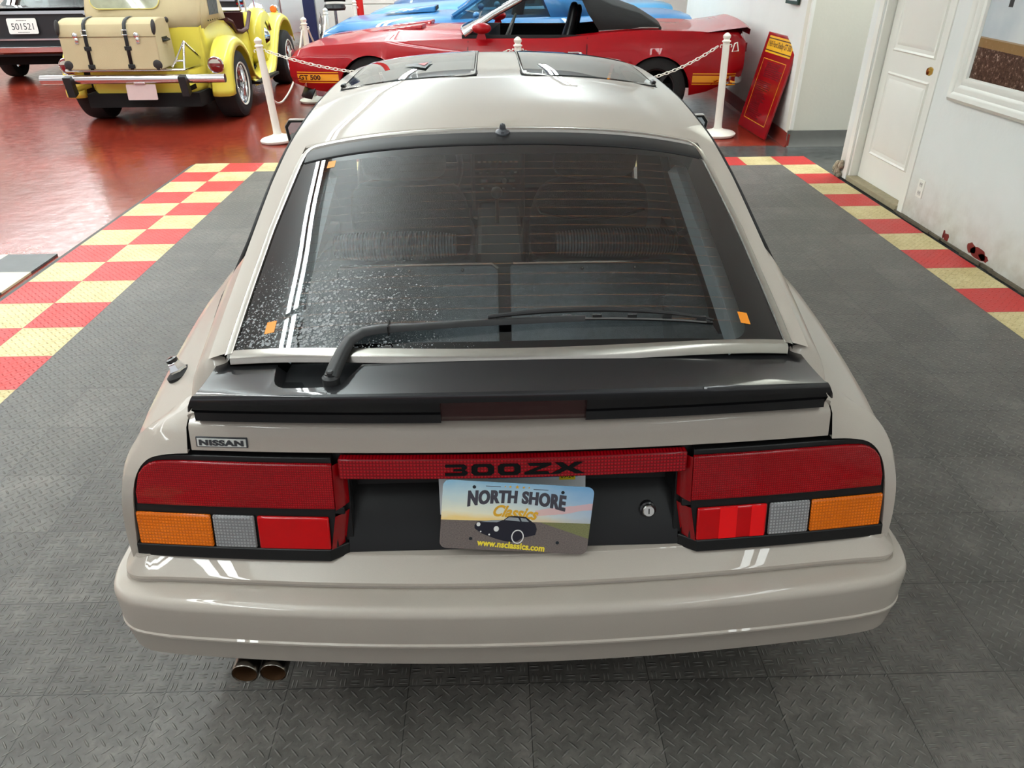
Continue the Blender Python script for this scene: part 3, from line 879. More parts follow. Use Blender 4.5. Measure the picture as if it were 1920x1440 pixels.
# ---- tail lamps
ZT_ = lambda x: smo(x, [.34,.66,.70,.728,.748,.762,.770,.774], [.730,.730,.729,.725,.714,.696,.674,.640])
for s in (-1, 1):
    lamp = empty('tail_lamp', (0,0,0), 0, car)
    def put(m, name, mt, bev=0.0, sm=30, lab=None):
        if s < 0: m.flipx()
        o = m.build(name, mt, lamp, smooth=sm, bevel=bev)
        if lab: plabel(o, lab)
        return o
    def put2(m, name, mt):
        if s < 0: m.flipx()
        build_split(m, name, mt, lamp, smooth=30)
    hz_ = lambda x: smo(x, [.33,.66,.705,.735,.758,.773,.781,.785], [.7395,.7395,.738,.733,.720,.700,.676,.640])
    h = slab(.364, .785, .545, hz_, -.03, .004, 30, 4); slab(.335, .366, .545, .7395, -.04, -.018, 3, 3, h); slab(.345, .372, .6185, .6335, -.02, .003, 3, 2, h)
    slab(.381, .790, .5195, .545, -.03, .012, 14, 2, h)
    h.add([(.381, face(.381,.5195,.012), .5195), (.345, face(.345,.5195,-.012), .5195), (.345, face(.345,.545,-.012), .545), (.381, face(.381,.545,.012), .545),
           (.381, face(.381,.5195,-.03), .5195), (.381, face(.381,.545,-.03), .545)], [(0,1,2,3),(0,4,1),(3,2,5)])
    put(h, 'lamp_housing', P_SATIN, .002, 30)
    put(slab(.362, .772, .6355, ZT_, .004, .013, 34, 5), 'red_lens', L_RED, .003)
    # angled inner cheek of the lens
    q = MB(); q.grid([[(.361, face(.361, z, .0125), z), (.350, face(.350, z, .002), z), (.338, face(.338, z, -.016), z)] for z in frange(.6335, .729, 4)], flip=True)
    q.grid([[(.377-.013*k/3, face(.377, z, .0105), z), (.366-.013*k/3, face(.366, z, .002), z), (.352-.013*k/3, face(.35, z, -.016), z)] for k, z in enumerate(frange(.545, .618, 4))], flip=True)
    put2(q, 'inner_lens', mat('dark_red_lens', rgb(132,2,10), rough=.15, coat=.5, spec=.2))
    put(slab(.623, .781, .5455, .6150, .004, .012, 12, 3), 'amber_lens', L_AMB, .003)
    put(slab(.532, .619, .5455, .6150, .004, .012, 8, 3), 'clear_lens', L_CLR, .003)
    put(slab(.378, .526, .5455, .6155, .004, .012, 10, 3), 'lower_red_lens', L_RED2, .003)
    if s > 0:
        put(slab(.425, .462, .5475, .6155, .011, .0128, 5, 2), 'reflector_strip', L_RED3, 0)
        put(slab(.492, .522, .5475, .6155, .011, .0128, 5, 2), 'reflector_strip', L_RED3, 0)
# ---- tailgate lid panel under the spoiler
lid = MB(); rows = []
for x in frange(-.642, .642, 41):
    r = [(x, face(x, .7505, -.015), .7505), (x, face(x, .7505, .004), .7505), (x, face(x, .7520, .0065), .7525)]
    for z in (.765, .782, .797): r.append((x, face(x, z, .007), z))
    r += [(x, face(x,.804,.005)+.001, .804), (x, face(x,.809,0)+.004, .8085), (x, face(x,.81,0)+.04, .813)]
    rows.append(r)
lid.grid(rows)
lid.add([r_ for r_ in rows[0]], [tuple(range(len(rows[0])))]); lid.add([r_ for r_ in rows[-1]], [tuple(range(len(rows[0])))[::-1]])
lid.build('tailgate', P_SIL, car, smooth=40)
bk = MB(); slab(-.668, .668, .735, .788, -.045, -.018, 20, 2, bk); bk.build('tailgate_seal', M_DARK, car, smooth=0)
# ---- red centre garnish with the model letters
gar = slab(-.349, .349, .6995, .7415, -.008, .012, 24, 3).build('centre_garnish', L_GARN, car, smooth=30, bevel=.003)
LET = MB()
def stroke(x0, z0, x1, z1, w=None):
    LET.add([(x0,0,z0),(x1,0,z0),(x1,0,z1),(x0,0,z1)], [(0,1,2,3)])
def glyph_poly(pts): LET.add([(a,0,b) for a,b in pts], [tuple(range(len(pts)))])
lx = [(-.137,-.095),(-.088,-.046),(-.039,.003),(.012,.060),(.064,.116)]   # cells along the garnish
zb_, zt_ = .7085, .7310; zm = (zb_+zt_)/2; bw, bh = .0105, .0062
a, b = lx[0]
glyph_poly([(a+.001,zt_),(b-.006,zt_),(b-.001,zt_-.004),(b-.001,zm+.0036),(b-.005,zm),(b,zm-.0036),(b,zb_+.004),(b-.005,zb_),(a,zb_),(a,zb_+.0058),(b-.011,zb_+.0058),(b-.010,zm-.0022),(a+.016,zm-.0022),(a+.016,zm+.0022),(b-.011,zm+.0022),(b-.011,zt_-.0058),(a+.001,zt_-.0058)])
for a, b in (lx[1], lx[2]):
    o_ = [(a+.006,zb_),(b-.006,zb_),(b,zb_+.005),(b,zt_-.005),(b-.006,zt_),(a+.006,zt_),(a,zt_-.005),(a,zb_+.005)]
    i_ = [(a+.014,zb_+.0058),(b-.014,zb_+.0058),(b-.0115,zb_+.008),(b-.0115,zt_-.008),(b-.014,zt_-.0058),(a+.014,zt_-.0058),(a+.0115,zt_-.008),(a+.0115,zb_+.008)]
    n0 = len(LET.v); LET.v += [(p,0,q) for p,q in o_ + i_]
    for k in range(8): LET.f.append((n0+k, n0+(k+1)%8, n0+8+(k+1)%8, n0+8+k)); LET.mi.append(0)
a, b = lx[3]
glyph_poly([(a+.004,zt_),(b,zt_),(b,zt_-.0045),(a+.016,zb_+.0058),(b-.006,zb_+.0058),(b-.002,zb_),(a-.002,zb_),(a-.002,zb_+.0045),(b-.020,zt_-.0058),(a+.008,zt_-.0058)])
a, b = lx[4]
glyph_poly([(a+.002,zt_),(a+.017,zt_),((a+b)/2+.0015,zm+.0032),(b-.012,zt_),(b+.004,zt_),((a+b)/2+.010,zm),(b+.006,zb_),(b-.011,zb_),((a+b)/2-.001,zm-.0034),(a+.010,zb_),(a-.007,zb_),((a+b)/2-.010,zm)])
LET.v = [(-.137 + (x + .137)*1.075, face(x, z, .0132), .7198 + (z-.7198)*1.08) for x, y, z in LET.v]
LET.build('lettering', mat('letter_black', (.004,.004,.004), rough=.5, spec=.15), gar, smooth=0, solid=.0008)
# maker badge on the tailgate
bd = empty('badge', (0,0,0), 0, car)
pl = MB(); slab(-.630, -.5255, .7610, .7815, .006, .0095, 5, 2, pl); pl.build('badge_plate', mat('badge_black', rgb(46,48,50), rough=.3), bd, smooth=0, bevel=.001)
fm_ = MB(); slab(-.627, -.5285, .7632, .7793, .0092, .0103, 5, 2, fm_); fm_.build('badge_face', mat('badge_silver', rgb(206,208,202), rough=.3, metal=.1), bd, smooth=0)
tx = embolden(fit(text_mb('NISSAN', 1, bold=.055, spacing=1.1), .0895, .0122), .0003)
tx.v = [(-.578 + x, face(-.578+x, .7713+y, .0112 + z), .7713 + y) for x, y, z in tx.v]
tx.build('lettering', mat('badge_black', rgb(46,48,50)), bd, smooth=0)

# ---- recess between the lamps
rc = MB(); rc.grid([[(x, y, z) for x in frange(-.345, .345, 9)] for z, y in ((.705,.035),(.655,.032),(.635,.028),(.622,.014),(.612,.002),(.57,-.034),(.545,-.05),(.524,-.058),(.515,-.05))])
rec = rc.build('plate_recess', P_SATIN, car, smooth=25)
ck = MB()
for s in (1,-1):
    rows = [[(s*.352, face(.35,z,.0)+.012, z), (s*.338, face(.34,z,0)+.05, z), (s*.318, .048, z)] for z in (.53,.60,.66,.705)]
    ck.grid(rows, flip=(s<0))
    ck.box((s*.345, .035, .62), (.012, .05, .18))
build_split(ck, 'recess_cheek', P_SATIN, car, smooth=0)
lk = empty('lock', (.283, -.024, .590), 0, car)
K = Matrix.Rotation(PI/2 - .35, 4, 'X')
MB().lathe([(.001,.012),(.011,.012),(.013,.010),(.0135,0),(.0135,-.02)], 24, K).build('lock_cylinder', mat('brushed_steel', rgb(186,184,178), rough=.25, metal=1), lk, smooth=40)
MB().box((0,0,.0123), (.002,.011,.001)).xf(K).build('keyhole', M_DARK, lk, smooth=0)
MB().lathe([(.0135,.004),(.017,.002),(.018,-.004),(.017,-.02)], 24, K).build('lock_collar', P_BLK, lk, smooth=40)
# ---- rear hatch glass
def yb(x): return .018 + .215*x*x
def gpt(x, y, up=0.0): return (x, y, zr(x, y) + up)
m_hg = bpy.data.materials.new('hatch_glass'); m_hg.use_nodes = True
t = NT(m_hg); t.n.remove(t.n['Principled BSDF'])
v = t.coords('Object'); X, Y, Z = t.xyz(v)
ax = t.math('ABSOLUTE', X)
# rounded border of black frit
qx = t.math('MAXIMUM', t.math('SUBTRACT', ax, .428), 0.0)
yc = t.math('SUBTRACT', t.math('SUBTRACT', Y, t.math('MULTIPLY', t.math('MULTIPLY', X, X), .12)), .372)
qy = t.math('MAXIMUM', t.math('SUBTRACT', t.math('ABSOLUTE', yc), .288), 0.0)
rr = t.math('SQRT', t.math('ADD', t.math('MULTIPLY', qx, qx), t.math('MULTIPLY', qy, qy)))
frit = t.math('GREATER_THAN', rr, .044)
vv = t.math('DIVIDE', t.math('SUBTRACT', t.math('SUBTRACT', Y, t.math('MULTIPLY', t.math('MULTIPLY', X, X), .10)), .078), .0335)
wire = t.math('MULTIPLY', t.math('LESS_THAN', t.math('ABSOLUTE', t.math('SUBTRACT', t.math('FRACT', vv), .5)), .022),
              t.math('MULTIPLY', t.math('GREATER_THAN', vv, 0.0), t.math('LESS_THAN', vv, 18.0)))
wire = t.math('MULTIPLY', wire, t.math('LESS_THAN', ax, .468))
tr = t.new('ShaderNodeBsdfTransparent'); tr.inputs[0].default_value = (.78,.80,.79,1)
df = t.new('ShaderNodeBsdfDiffuse'); df.inputs[0].default_value = rgb(12,12,12) + (1,)
wd = t.new('ShaderNodeBsdfDiffuse'); wd.inputs[0].default_value = rgb(150,92,50) + (1,)
gl_ = t.new('ShaderNodeBsdfGlossy'); gl_.inputs[0].default_value = (1,1,1,1); gl_.inputs[1].default_value = .015
fr_ = t.new('ShaderNodeFresnel'); fr_.inputs[0].default_value = 1.52
m1 = t.new('ShaderNodeMixShader'); t.l.new(frit, m1.inputs[0]); t.l.new(tr.outputs[0], m1.inputs[1]); t.l.new(df.outputs[0], m1.inputs[2])
m2_ = t.new('ShaderNodeMixShader'); t.l.new(t.math('MULTIPLY', wire, .44), m2_.inputs[0]); t.l.new(m1.outputs[0], m2_.inputs[1]); t.l.new(wd.outputs[0], m2_.inputs[2])
m3 = t.new('ShaderNodeMixShader'); t.l.new(fr_.outputs[0], m3.inputs[0]); t.l.new(m2_.outputs[0], m3.inputs[1]); t.l.new(gl_.outputs[0], m3.inputs[2])
# dried water spots on the lower left
vo = t.new('ShaderNodeTexVoronoi'); vo.inputs['Scale'].default_value = 95; t.l.new(v, vo.inputs['Vector'])
vo2 = t.new('ShaderNodeTexVoronoi'); vo2.inputs['Scale'].default_value = 210; t.l.new(v, vo2.inputs['Vector'])
dx = t.math('DIVIDE', t.math('ADD', X, .40), .42); dy = t.math('DIVIDE', t.math('SUBTRACT', Y, .10), .34)
dens = t.math('SUBTRACT', 1.0, t.math('SQRT', t.math('ADD', t.math('MULTIPLY', dx, dx), t.math('MULTIPLY', dy, dy))), clamp=True)
dens = t.math('MULTIPLY', dens, t.math('MULTIPLY_ADD', t.noise(v, 11, 3), 1.5, .0))
s1 = t.math('LESS_THAN', vo.outputs['Distance'], t.math('MULTIPLY', dens, .52))
s2 = t.math('LESS_THAN', vo2.outputs['Distance'], t.math('MULTIPLY', dens, .55))
spot = t.math('MULTIPLY', t.math('MAXIMUM', s1, s2), .40)
sp_ = t.new('ShaderNodeBsdfDiffuse'); sp_.inputs[0].default_value = rgb(200,204,206) + (1,)
m4 = t.new('ShaderNodeMixShader'); t.l.new(spot, m4.inputs[0]); t.l.new(m3.outputs[0], m4.inputs[1]); t.l.new(sp_.outputs[0], m4.inputs[2])
t.l.new(m4.outputs[0], t.n['Material Output'].inputs[0])
YT = .757
g = MB(); rows = []
for k in range(33):
    f = k/32; r = []
    for u in frange(-1, 1, 41):
        y = 0
        x0 = u*.549; y = yb(x0) + (YT - .03*u*u - yb(x0) + .022)*f
        x = u*xg(y); r.append(gpt(x, y))
    rows.append(r)
g.grid(rows)
glass = g.build('rear_window', m_hg, car, smooth=80)
TABM = mat('orange_sticker', rgb(226,136,24), rough=.5)
for (x, y) in ((-.444,.715), (-.482,.128), (.476,.128)):
    q = MB(); q.grid([[gpt(x + a, y + b, .0008) for a in (-.010, .010)] for b in (-.016, .016)])
    q.build('sticker', TABM, glass, smooth=0)
# black upper trim and seals
ub = MB()
def top_y(x): return .815 - .0*x
rows = []
for x in frange(-.522, .522, 31):
    rows.append([gpt(x, .750, -.002), gpt(x, .751, .003), gpt(x, .756, .0045), gpt(x, .785, .004), gpt(x, .810, .003), gpt(x, .815, -.001)])
ub.grid(rows)
ub.build('upper_trim', mat('matt_black_trim', (.009,.009,.009), rough=.42), car, smooth=40)
gm = MB()
def ribbon(P, w, h, m):
    """raised moulding strip along glass edge; P = list of (x,y) with outward normal (nx,ny)"""
    rows = []
    for (x, y, nx, ny) in P:
        rows.append([gpt(x - nx*.002, y - ny*.002, -.003), gpt(x, y, h), gpt(x + nx*w*.5, y + ny*w*.5, h*1.25), gpt(x + nx*w, y + ny*w, h*.8), gpt(x + nx*(w+.001), y + ny*(w+.001), -.008)])
    m.grid(rows)
P = []
for y in frange(.075, .80, 24): P.append((-xg(y), y, -1, .06))
arc = [(-.519 + .022*(1-math.cos(a)), .80 + .022*math.sin(a), -math.cos(a), math.sin(a)) for a in frange(.15, PI/2, 6)]
P += arc
for x in frange(-.49, 0, 14): P.append((x, .822 - .0, 0, 1))
P2 = P + [(-a, b, -c, d) for a, b, c, d in P[:-1][::-1]]
gm.cur = 0; ribbon(P2, .0155, .004, gm)
gm.build('window_moulding', P_TRIM, car, smooth=50)
sl = MB()
rows = []
for (x, y, nx, ny) in P2[2:-2]:
    rows.append([gpt(x + nx*.014, y + ny*.014, -.014), gpt(x + nx*.034, y + ny*.034, -.014)])
sl.grid(rows); sl.build('hatch_gap_seal', M_DARK, car, smooth=0)
lm = MB(); rows = []
for x in frange(-.553, .553, 41):
    y = yb(x)
    rows.append([gpt(x, y + .002, -.003), gpt(x, y + .001, .003), gpt(x, y - .008, .0035), (x, y - .0165, zr(x, y-.0165) + .001), (x, y - .019, zr(x, y-.016) - .012)])
lm.grid(rows); lm.build('lower_moulding', P_TRIM, car, smooth=50)

# ---- black rear spoiler with the wiper bay
def s_yf(x): return .004 + .215*x*x + 1.6*max(0, abs(x)-.556)
def s_zf(x): return .944 - .135*x*x
def s_yr(x): return -.083 + .108*x*x
def s_zr(x): return .921 - .053*x*x
def s_pt(x, y):
    yf, yr_ = s_yf(x), s_yr(x)
    f = (y - yr_)/(yf - yr_)
    return (x, y, s_zr(x) + (s_zf(x) - s_zr(x))*f - .0035*math.sin(PI*min(1,max(0,f))))
BAY = [(-.456,.035),(-.4535,.012),(-.450,-.005),(-.445,-.018),(-.436,-.028),(-.425,-.034),(-.405,-.037),(-.37,-.040),(-.34,-.042),(-.328,-.041),(-.320,-.036),(-.313,-.026),(-.298,-.003),(-.281,.022)]
def bay_y(x):
    if x <= BAY[0][0] or x >= BAY[-1][0]: return None
    return itp(x, [p[0] for p in BAY], [p[1] for p in BAY])
def yfront(x):
    b_ = bay_y(x)
    return s_yf(x) if b_ is None else min(s_yf(x), b_)
sp = MB()
XL, XR = -.590, .590
def seg_rows(xs):
    rows = []
    for x in xs:
        yf = yfront(x); yr_ = s_yr(x)
        top = [s_pt(x, yf + (yr_ + .012 - yf)*k/6) for k in range(7)]
        z0 = s_zr(x)
        top += [(x, yr_ + .004, z0 + .0005), (x, yr_, z0 - .003), (x, yr_ - .0015, z0 - .008), (x, yr_ - .001, z0 - .019), (x, yr_ + .004, z0 - .0225), (x, yr_ + .022, z0 - .024)]
        rows.append(top)
    return rows
xs = sorted(set(frange(XL, XR, 49) + [-.556,.556,-.575,.575] + [p[0] for p in BAY] + [BAY[0][0]+.0003, BAY[-1][0]-.0003] + frange(-.456, -.281, 25)))
R_ = seg_rows(xs)
# tip ends lean outward a little
def lean(r):
    return [(x + (.010 if x > 0 else -.010)*min(1, max(0, (k-6)/4)), y, z) for k, (x, y, z) in enumerate(r)]
R_[0] = lean(R_[0]); R_[-1] = lean(R_[-1])
sp.grid(R_)
# end caps and skirts
for r in (R_[0], R_[-1]):
    b2 = [(x*1.004, y + .002, z - (.05 if k < 7 else .0)) for k, (x, y, z) in enumerate(r)]
    b2 = [(x*1.01, y, min(z, .895 if y < .03 else .86) - .012) for x, y, z in r]
    sp.grid([r, b2])
spoil = sp.build('spoiler', P_BLK, car, smooth=32)
# bay walls and floor
bw_ = MB(); rows = []
for x, y in [(BAY[0][0], s_yf(BAY[0][0]))] + BAY + [(BAY[-1][0], s_yf(BAY[-1][0]))]:
    y = min(y, s_yf(x)); p = s_pt(x, y)
    rows.append([p, (p[0], p[1], p[2] - .004), (p[0] + (.012 if x < -.37 else -.012), p[1] + .010, p[2] - .024)])
bw_.grid(rows)
fl_ = [r[2] for r in rows]
bw_.add(fl_ + [(fl_[-1][0], .07, fl_[-1][2]-.004), (fl_[0][0], .10, fl_[0][2]-.004)], [tuple(range(len(fl_)+2))])
bw_.build('wiper_bay', mat('bay_black', (.02,.02,.021), rough=.35, var=.4, vscale=30), spoil, smooth=20)
# stepped black moulding under the spoiler with the high brake lamp in the middle
um = MB()
def um_rows(x0, x1, n):
    rows = []
    for x in frange(x0, x1, n):
        f = face(x, .84)
        k = .0
        out = abs(x) > .598
        zt = .846 if out else .8905
        rows.append([(x, f + (-.020 if out else .012), zt), (x, f - .026, zt - .001), (x, f - .0245, .8455), (x, f - .021, .8435), (x, f-.012, .8425), (x, f-.010, .8390), (x, f - .017, .835), (x, f - .019, .817), (x, f - .010, .811), (x, f + .012, .808)])
    return rows
for x0, x1 in ((-.622, -.140), (.142, .622)):
    r_ = um_rows(x0, x1, 18); um.grid(r_)
    um.add(r_[0], [tuple(range(10))]); um.add(r_[-1], [tuple(range(10))[::-1]])
build_split(um, 'spoiler_base', P_BLK, car, smooth=30)
hb = MB(); rows = []
for x in frange(-.142, .144, 10):
    f = face(x, .84); rows.append([(x, f+.03,.892),(x, f-.012,.8905),(x, f-.010,.850),(x, f-.008,.822),(x, f-.002,.811),(x, f+.03,.808)])
hb.grid(rows); hb.build('high_brake_lamp', mat('smoked_red_lens', rgb(52,8,12), rough=.18, coat=1.0), car, smooth=30)
dk = MB()
dk.grid([[(x, face(x,.82)+.028, .826), (x, .06 + .2*x*x, .86), (x, .10+.2*x*x, .89)] for x in frange(-.585, .585, 15)])
dk.build('deck_filler', M_DARK, car, smooth=40)

# ---- rear wiper
wp = empty('rear_wiper', (0,0,0), 0, car)
M_WIP = mat('wiper_black', (.018,.018,.018), rough=.42)
pv = Vector((-.338, -.024, .9135))
m = MB(); m.lathe([(.0155,-.012),(.0165,.002),(.0165,.014),(.012,.018),(.001,.018)], 20, Matrix.Translation(pv))
m.lathe([(.0075,.018),(.0075,.024),(.005,.027),(.001,.027)], 6, Matrix.Translation(pv))
m.build('wiper_pivot', M_WIP, wp, smooth=35)
def armrow(p, w, h, n=Vector((0,.25,.97)), d=None):
    d = Vector(d).normalized(); s_ = d.cross(n).normalized(); u_ = s_.cross(d).normalized(); p = Vector(p)
    return [p + s_*w*a + u_*h*b for a, b in ((-1,-.6),(-1,.35),(-.6,1),(.6,1),(1,.35),(1,-.6))]
KP = [(-.338,-.024,.926),(-.332,-.006,.938),(-.322,.022,.954),(-.309,.045,.968),(-.285,.061,.976),(-.25,.067,.979),(-.19,.070,.9805),(-.10,.075,.983),(0,.080,.984),(.10,.085,.984),(.145,.087,.9835)]
WD = [.0150,.0145,.0135,.0135,.0135,.0130,.0135,.0125,.0095,.0065,.0055]
m = MB(); rows = []
for i, p in enumerate(KP):
    d = Vector(KP[min(i+1,len(KP)-1)]) - Vector(KP[max(i-1,0)])
    rows.append(armrow(p, WD[i], .009 if i < 6 else .007, d=d))
m.grid(rows, closed=True, caps=True); m.build('wiper_arm', M_WIP, wp, smooth=50)
MB().box((-.236,.0675,.981), (.0025,.030,.019)).build('hinge_joint', M_DARK, wp, smooth=0)
m = MB()
BX0, BX1 = -.045, .405
def bl(x): return (x, .083 + .022*((x+.045)/.45), )
top = []
for x in frange(BX0, BX1, 19):
    y = .085 + .018*(x-BX0)/(BX1-BX0)
    z = zr(x, y)
    hgt = .006 + .017*max(0, 1-((x-.14)/.27)**2)
    top.append((x, y, z + hgt))
m.tube(top, [.0018 + .004*max(0,1-((x-.14)/.28)**2) for x, y, z in top], 8)
for x in (-.02,.05,.11,.17,.24,.31,.38):
    y = .085 + .018*(x-BX0)/(BX1-BX0); z = zr(x, y)
    m.box((x, y, z + .008), (.018, .006, .008))
m.build('wiper_frame', M_WIP, wp, smooth=40)
q = MB(); P = [(x, .083 + .018*(x-BX0)/(BX1-BX0), zr(x, .09) + .0052) for x in frange(BX0, BX1, 12)]
q.grid([[(x, y-.0035, z+.0015), (x, y+.0035, z+.0015), (x, y, z-.004)] for x, y, z in P], closed=True, caps=True)
q.build('wiper_blade', M_RUBBER, wp, smooth=30)
q = MB(); q.grid([[(x, y-.0048, z+.004), (x, y-.0050, z+.001)] for x, y, z in [(x, .083 + .018*(x-BX0)/(BX1-BX0), zr(x, .09) + .0052) for x in frange(.02, .39, 12)]])
q.build('blade_spring', mat('dull_steel', rgb(150,150,146), rough=.35, metal=1), wp, smooth=0, solid=.001)

# ---- washer nozzle, antenna base, mirrors
nz = MB(); n0 = Vector(gpt(0, .806, .005))
nz.lathe([(.020,-.006),(.019,.002),(.012,.006),(.0085,.010),(.0085,.016),(.0065,.022),(.001,.024)], 20, Matrix.Translation(n0) @ Matrix.Rotation(.25,4,'X'))
nz.box(n0 + Vector((0,-.010,.0)), (.008,.014,.008))
nz.build('washer_nozzle', mat('nozzle_grey', rgb(70,72,76), rough=.35), car, smooth=35)
an = empty('antenna_base', (-.743, .250, .788), 0, car); an.scale = (1.35,)*3; an.rotation_euler = (0, -.35, 0)
MB().lathe([(.024,-.006),(.024,.003),(.017,.007),(.001,.007)], 22).build('rubber_gasket', M_RUBBER, an, smooth=40)
MB().lathe([(.015,.006),(.0155,.012),(.012,.018),(.011,.024),(.0085,.026)], 6).build('antenna_nut', M_CHROME, an, smooth=20)
MB().lathe([(.009,.024),(.0095,.027),(.0095,.031),(.004,.032),(.003,.026)], 18).build('antenna_cap', P_BLK, an, smooth=40)
for s in (1,-1):
    mr = empty('side_mirror', (s*.815, 2.02, .955), 0, car)
    m = MB(); m.grid([[(s*(x), y, z) for x, z in ((-.085*k,-.055*k),(.075*k,-.05*k),(.085*k,.03*k),(.065*k,.055*k),(-.085*k,.055*k))] for y, k in ((0,1),(.03,1.0),(.07,.85),(.10,.5),(.115,.1))], closed=True, caps=True, flip=(s<0))
    m.box((s*-.06, .05, -.04), (.07,.06,.03)); m.build('mirror_shell', P_SIL, mr, smooth=50)
    m = MB(); m.grid([[(s*x, -.004, z) for x, z in ((-.082*k,-.052*k),(.072*k,-.047*k),(.081*k,.028*k),(.062*k,.052*k),(-.082*k,.052*k))] for k in (1.0,.86)], closed=True)
    m.build('mirror_rim', P_SATIN, mr, smooth=0)
    m = MB(); m.add([(s*x, -.0035, z) for x, z in ((-.071,-.045),(.062,-.041),(.070,.024),(.053,.045),(-.071,.045))], [(0,1,2,3,4)])
    m.build('mirror_glass', mat('mirror', (.75,.80,.78), rough=.02, metal=1.0), mr, smooth=0)

# ---- glass roof panels
m_tt = sheet_glass('roof_glass', (.36,.42,.37), ior=2.5)
def rrect(x0, x1, y0, y1, r, n=5):
    P = []
    for cx, cy, a0 in ((x0+r,y0+r,PI),(x1-r,y0+r,1.5*PI),(x1-r,y1-r,0),(x0+r,y1-r,.5*PI)):
        for k in range(n+1):
            a = a0 + PI/2*k/n; P.append((cx + r*math.cos(a), cy + r*math.sin(a)))
    return P
for s in (1,-1):
    rp = empty('roof_glass_panel', (0,0,0), 0, car)
    def ringrow(i, up, r):
        return [(s*x, y, zr(x,y)+up) for x, y in rrect(TX0-.003+i, TX1+.003-i, TY0-.004+i, TY1+.008-i, r)]
    m = MB(); m.grid([ringrow(0,-.001,.045), ringrow(.001,.003,.044), ringrow(.006,.003,.042), ringrow(.007,.001,.041)], closed=True)
    m.build('rubber_seal', M_RUBBER, rp, smooth=40)
    m = MB(); m.grid([ringrow(.006,.001,.042), ringrow(.007,.004,.041), ringrow(.022,.0045,.032), ringrow(.024,.003,.03)], closed=True)
    m.build('chrome_edge', P_TRIM, rp, smooth=40)
    m = MB(); m.grid([[(s*x, y, zr(x,y)+.0028) for x in frange(TX0+.010, TX1-.010, 12)] for y in frange(TY0+.010, TY1-.010, 12)])
    m.build('glass', m_tt, rp, smooth=80)
    m = MB(); m.box((s*.517, 1.40, zr(.517,1.40)+.008), (.014,.04,.010)); m.build('latch', P_SATIN, rp, smooth=0, bevel=.004)
# small triangular decal on the left roof glass
q = MB(); q.add([gpt(x, y, .0075) for x, y in ((-.335,1.62),(-.235,1.66),(-.25,1.50))], [(0,1,2)]); o = q.build('decal', mat('decal_black', rgb(22,22,22), rough=.4), car, smooth=0)
q = MB(); q.add([gpt(x, y, .0085) for x, y in ((-.283,1.61),(-.247,1.625),(-.258,1.55))], [(0,1,2)]); q.build('decal_centre', mat('decal_red', rgb(196,44,36), rough=.4), o, smooth=0)

# ================================================================ CABIN
m_carp = mat('grey_carpet', rgb(122,130,136), rough=.95, var=.25, vscale=60, bump=.4, bscale=400)
m_clo = mat('seat_cloth', rgb(128,128,132), rough=.9, var=.2, vscale=40, bump=.3, bscale=300)
m_int = mat('cabin_plastic', rgb(92,95,98), rough=.55, var=.1, vscale=8)
m_str = mat('striped_cloth', rgb(120,124,128), rough=.9)
t = NT(m_str); X, Y, Z = t.xyz(t.coords('Object'))
st = t.math('LESS_THAN', t.math('FRACT', t.math('MULTIPLY', X, 105.0)), .5)
t.l.new(t.mix(st, rgb(66,68,72), rgb(190,196,202)), bsdf(m_str).inputs['Base Color'])
tub = MB()
tub.box((0, 1.35, .34), (1.30, 2.4, .02)); tub.box((0, .42, .56), (1.24, .90, .02)); tub.box((0, .05, .70), (1.24, .02, .24))
tub.build('cargo_floor', m_carp, car, smooth=0)
for s in (1,-1):
    q = MB(); q.grid([[(s*.66, y, .5), (s*.645, y, .80), (s*.60, y, .86), (s*.575, y, zr(.575, max(y,.1)) - .045)] for y in frange(.10, 2.2, 14)], flip=(s<0))
    q.build('side_trim', m_int, car, smooth=40)
    q = MB(); q.ball((s*.56, .98, .62), (.13,.36,.16), 18, 10); q.box((s*.55,.45,.63),(.16,.75,.13))
    q.build('wheel_housing', m_carp, car, smooth=50)
pt_ = mat('trim_sheen_grey', rgb(168,182,188), rough=.6)  # added pale strip: reflection on the side trim put into the colour
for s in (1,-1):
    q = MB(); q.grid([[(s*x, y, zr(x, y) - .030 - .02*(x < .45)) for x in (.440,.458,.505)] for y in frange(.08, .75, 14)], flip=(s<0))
    q.build('trim_sheen', pt_, car, smooth=0)
# folding seat backs / luggage panels
for x0, x1 in ((-.50, -.018), (.018, .50)):
    q = MB(); Mx = frame_matrix((0, .86, .800), (1,0,0), (0,-.62,-.79))
    q.prism([(x0,0),(x1,0),(x1,.26),(x0,.26)], .03, Mx)
    b_ = q.build('rear_seat_panel', m_carp, car, smooth=0, bevel=.008)
    r_ = MB(); r_.tube([Mx @ Vector((x0+.01,-.003,.0)), Mx @ Vector((x1-.02,-.003,.0)), Mx @ Vector((x1,.012 if x1<.1 else -.003,.0))], .0045, 6)
    plabel(r_.build('top_edge_strip', P_TRIM, b_, smooth=40), 'bright metal strip along the top edge')
    for f in (.45, .78):
        MB().ball(Mx @ Vector((x0 + (x1-x0)*f, .016, -.002)), .005, 8, 5).build('fastener', P_TRIM, b_, smooth=40)
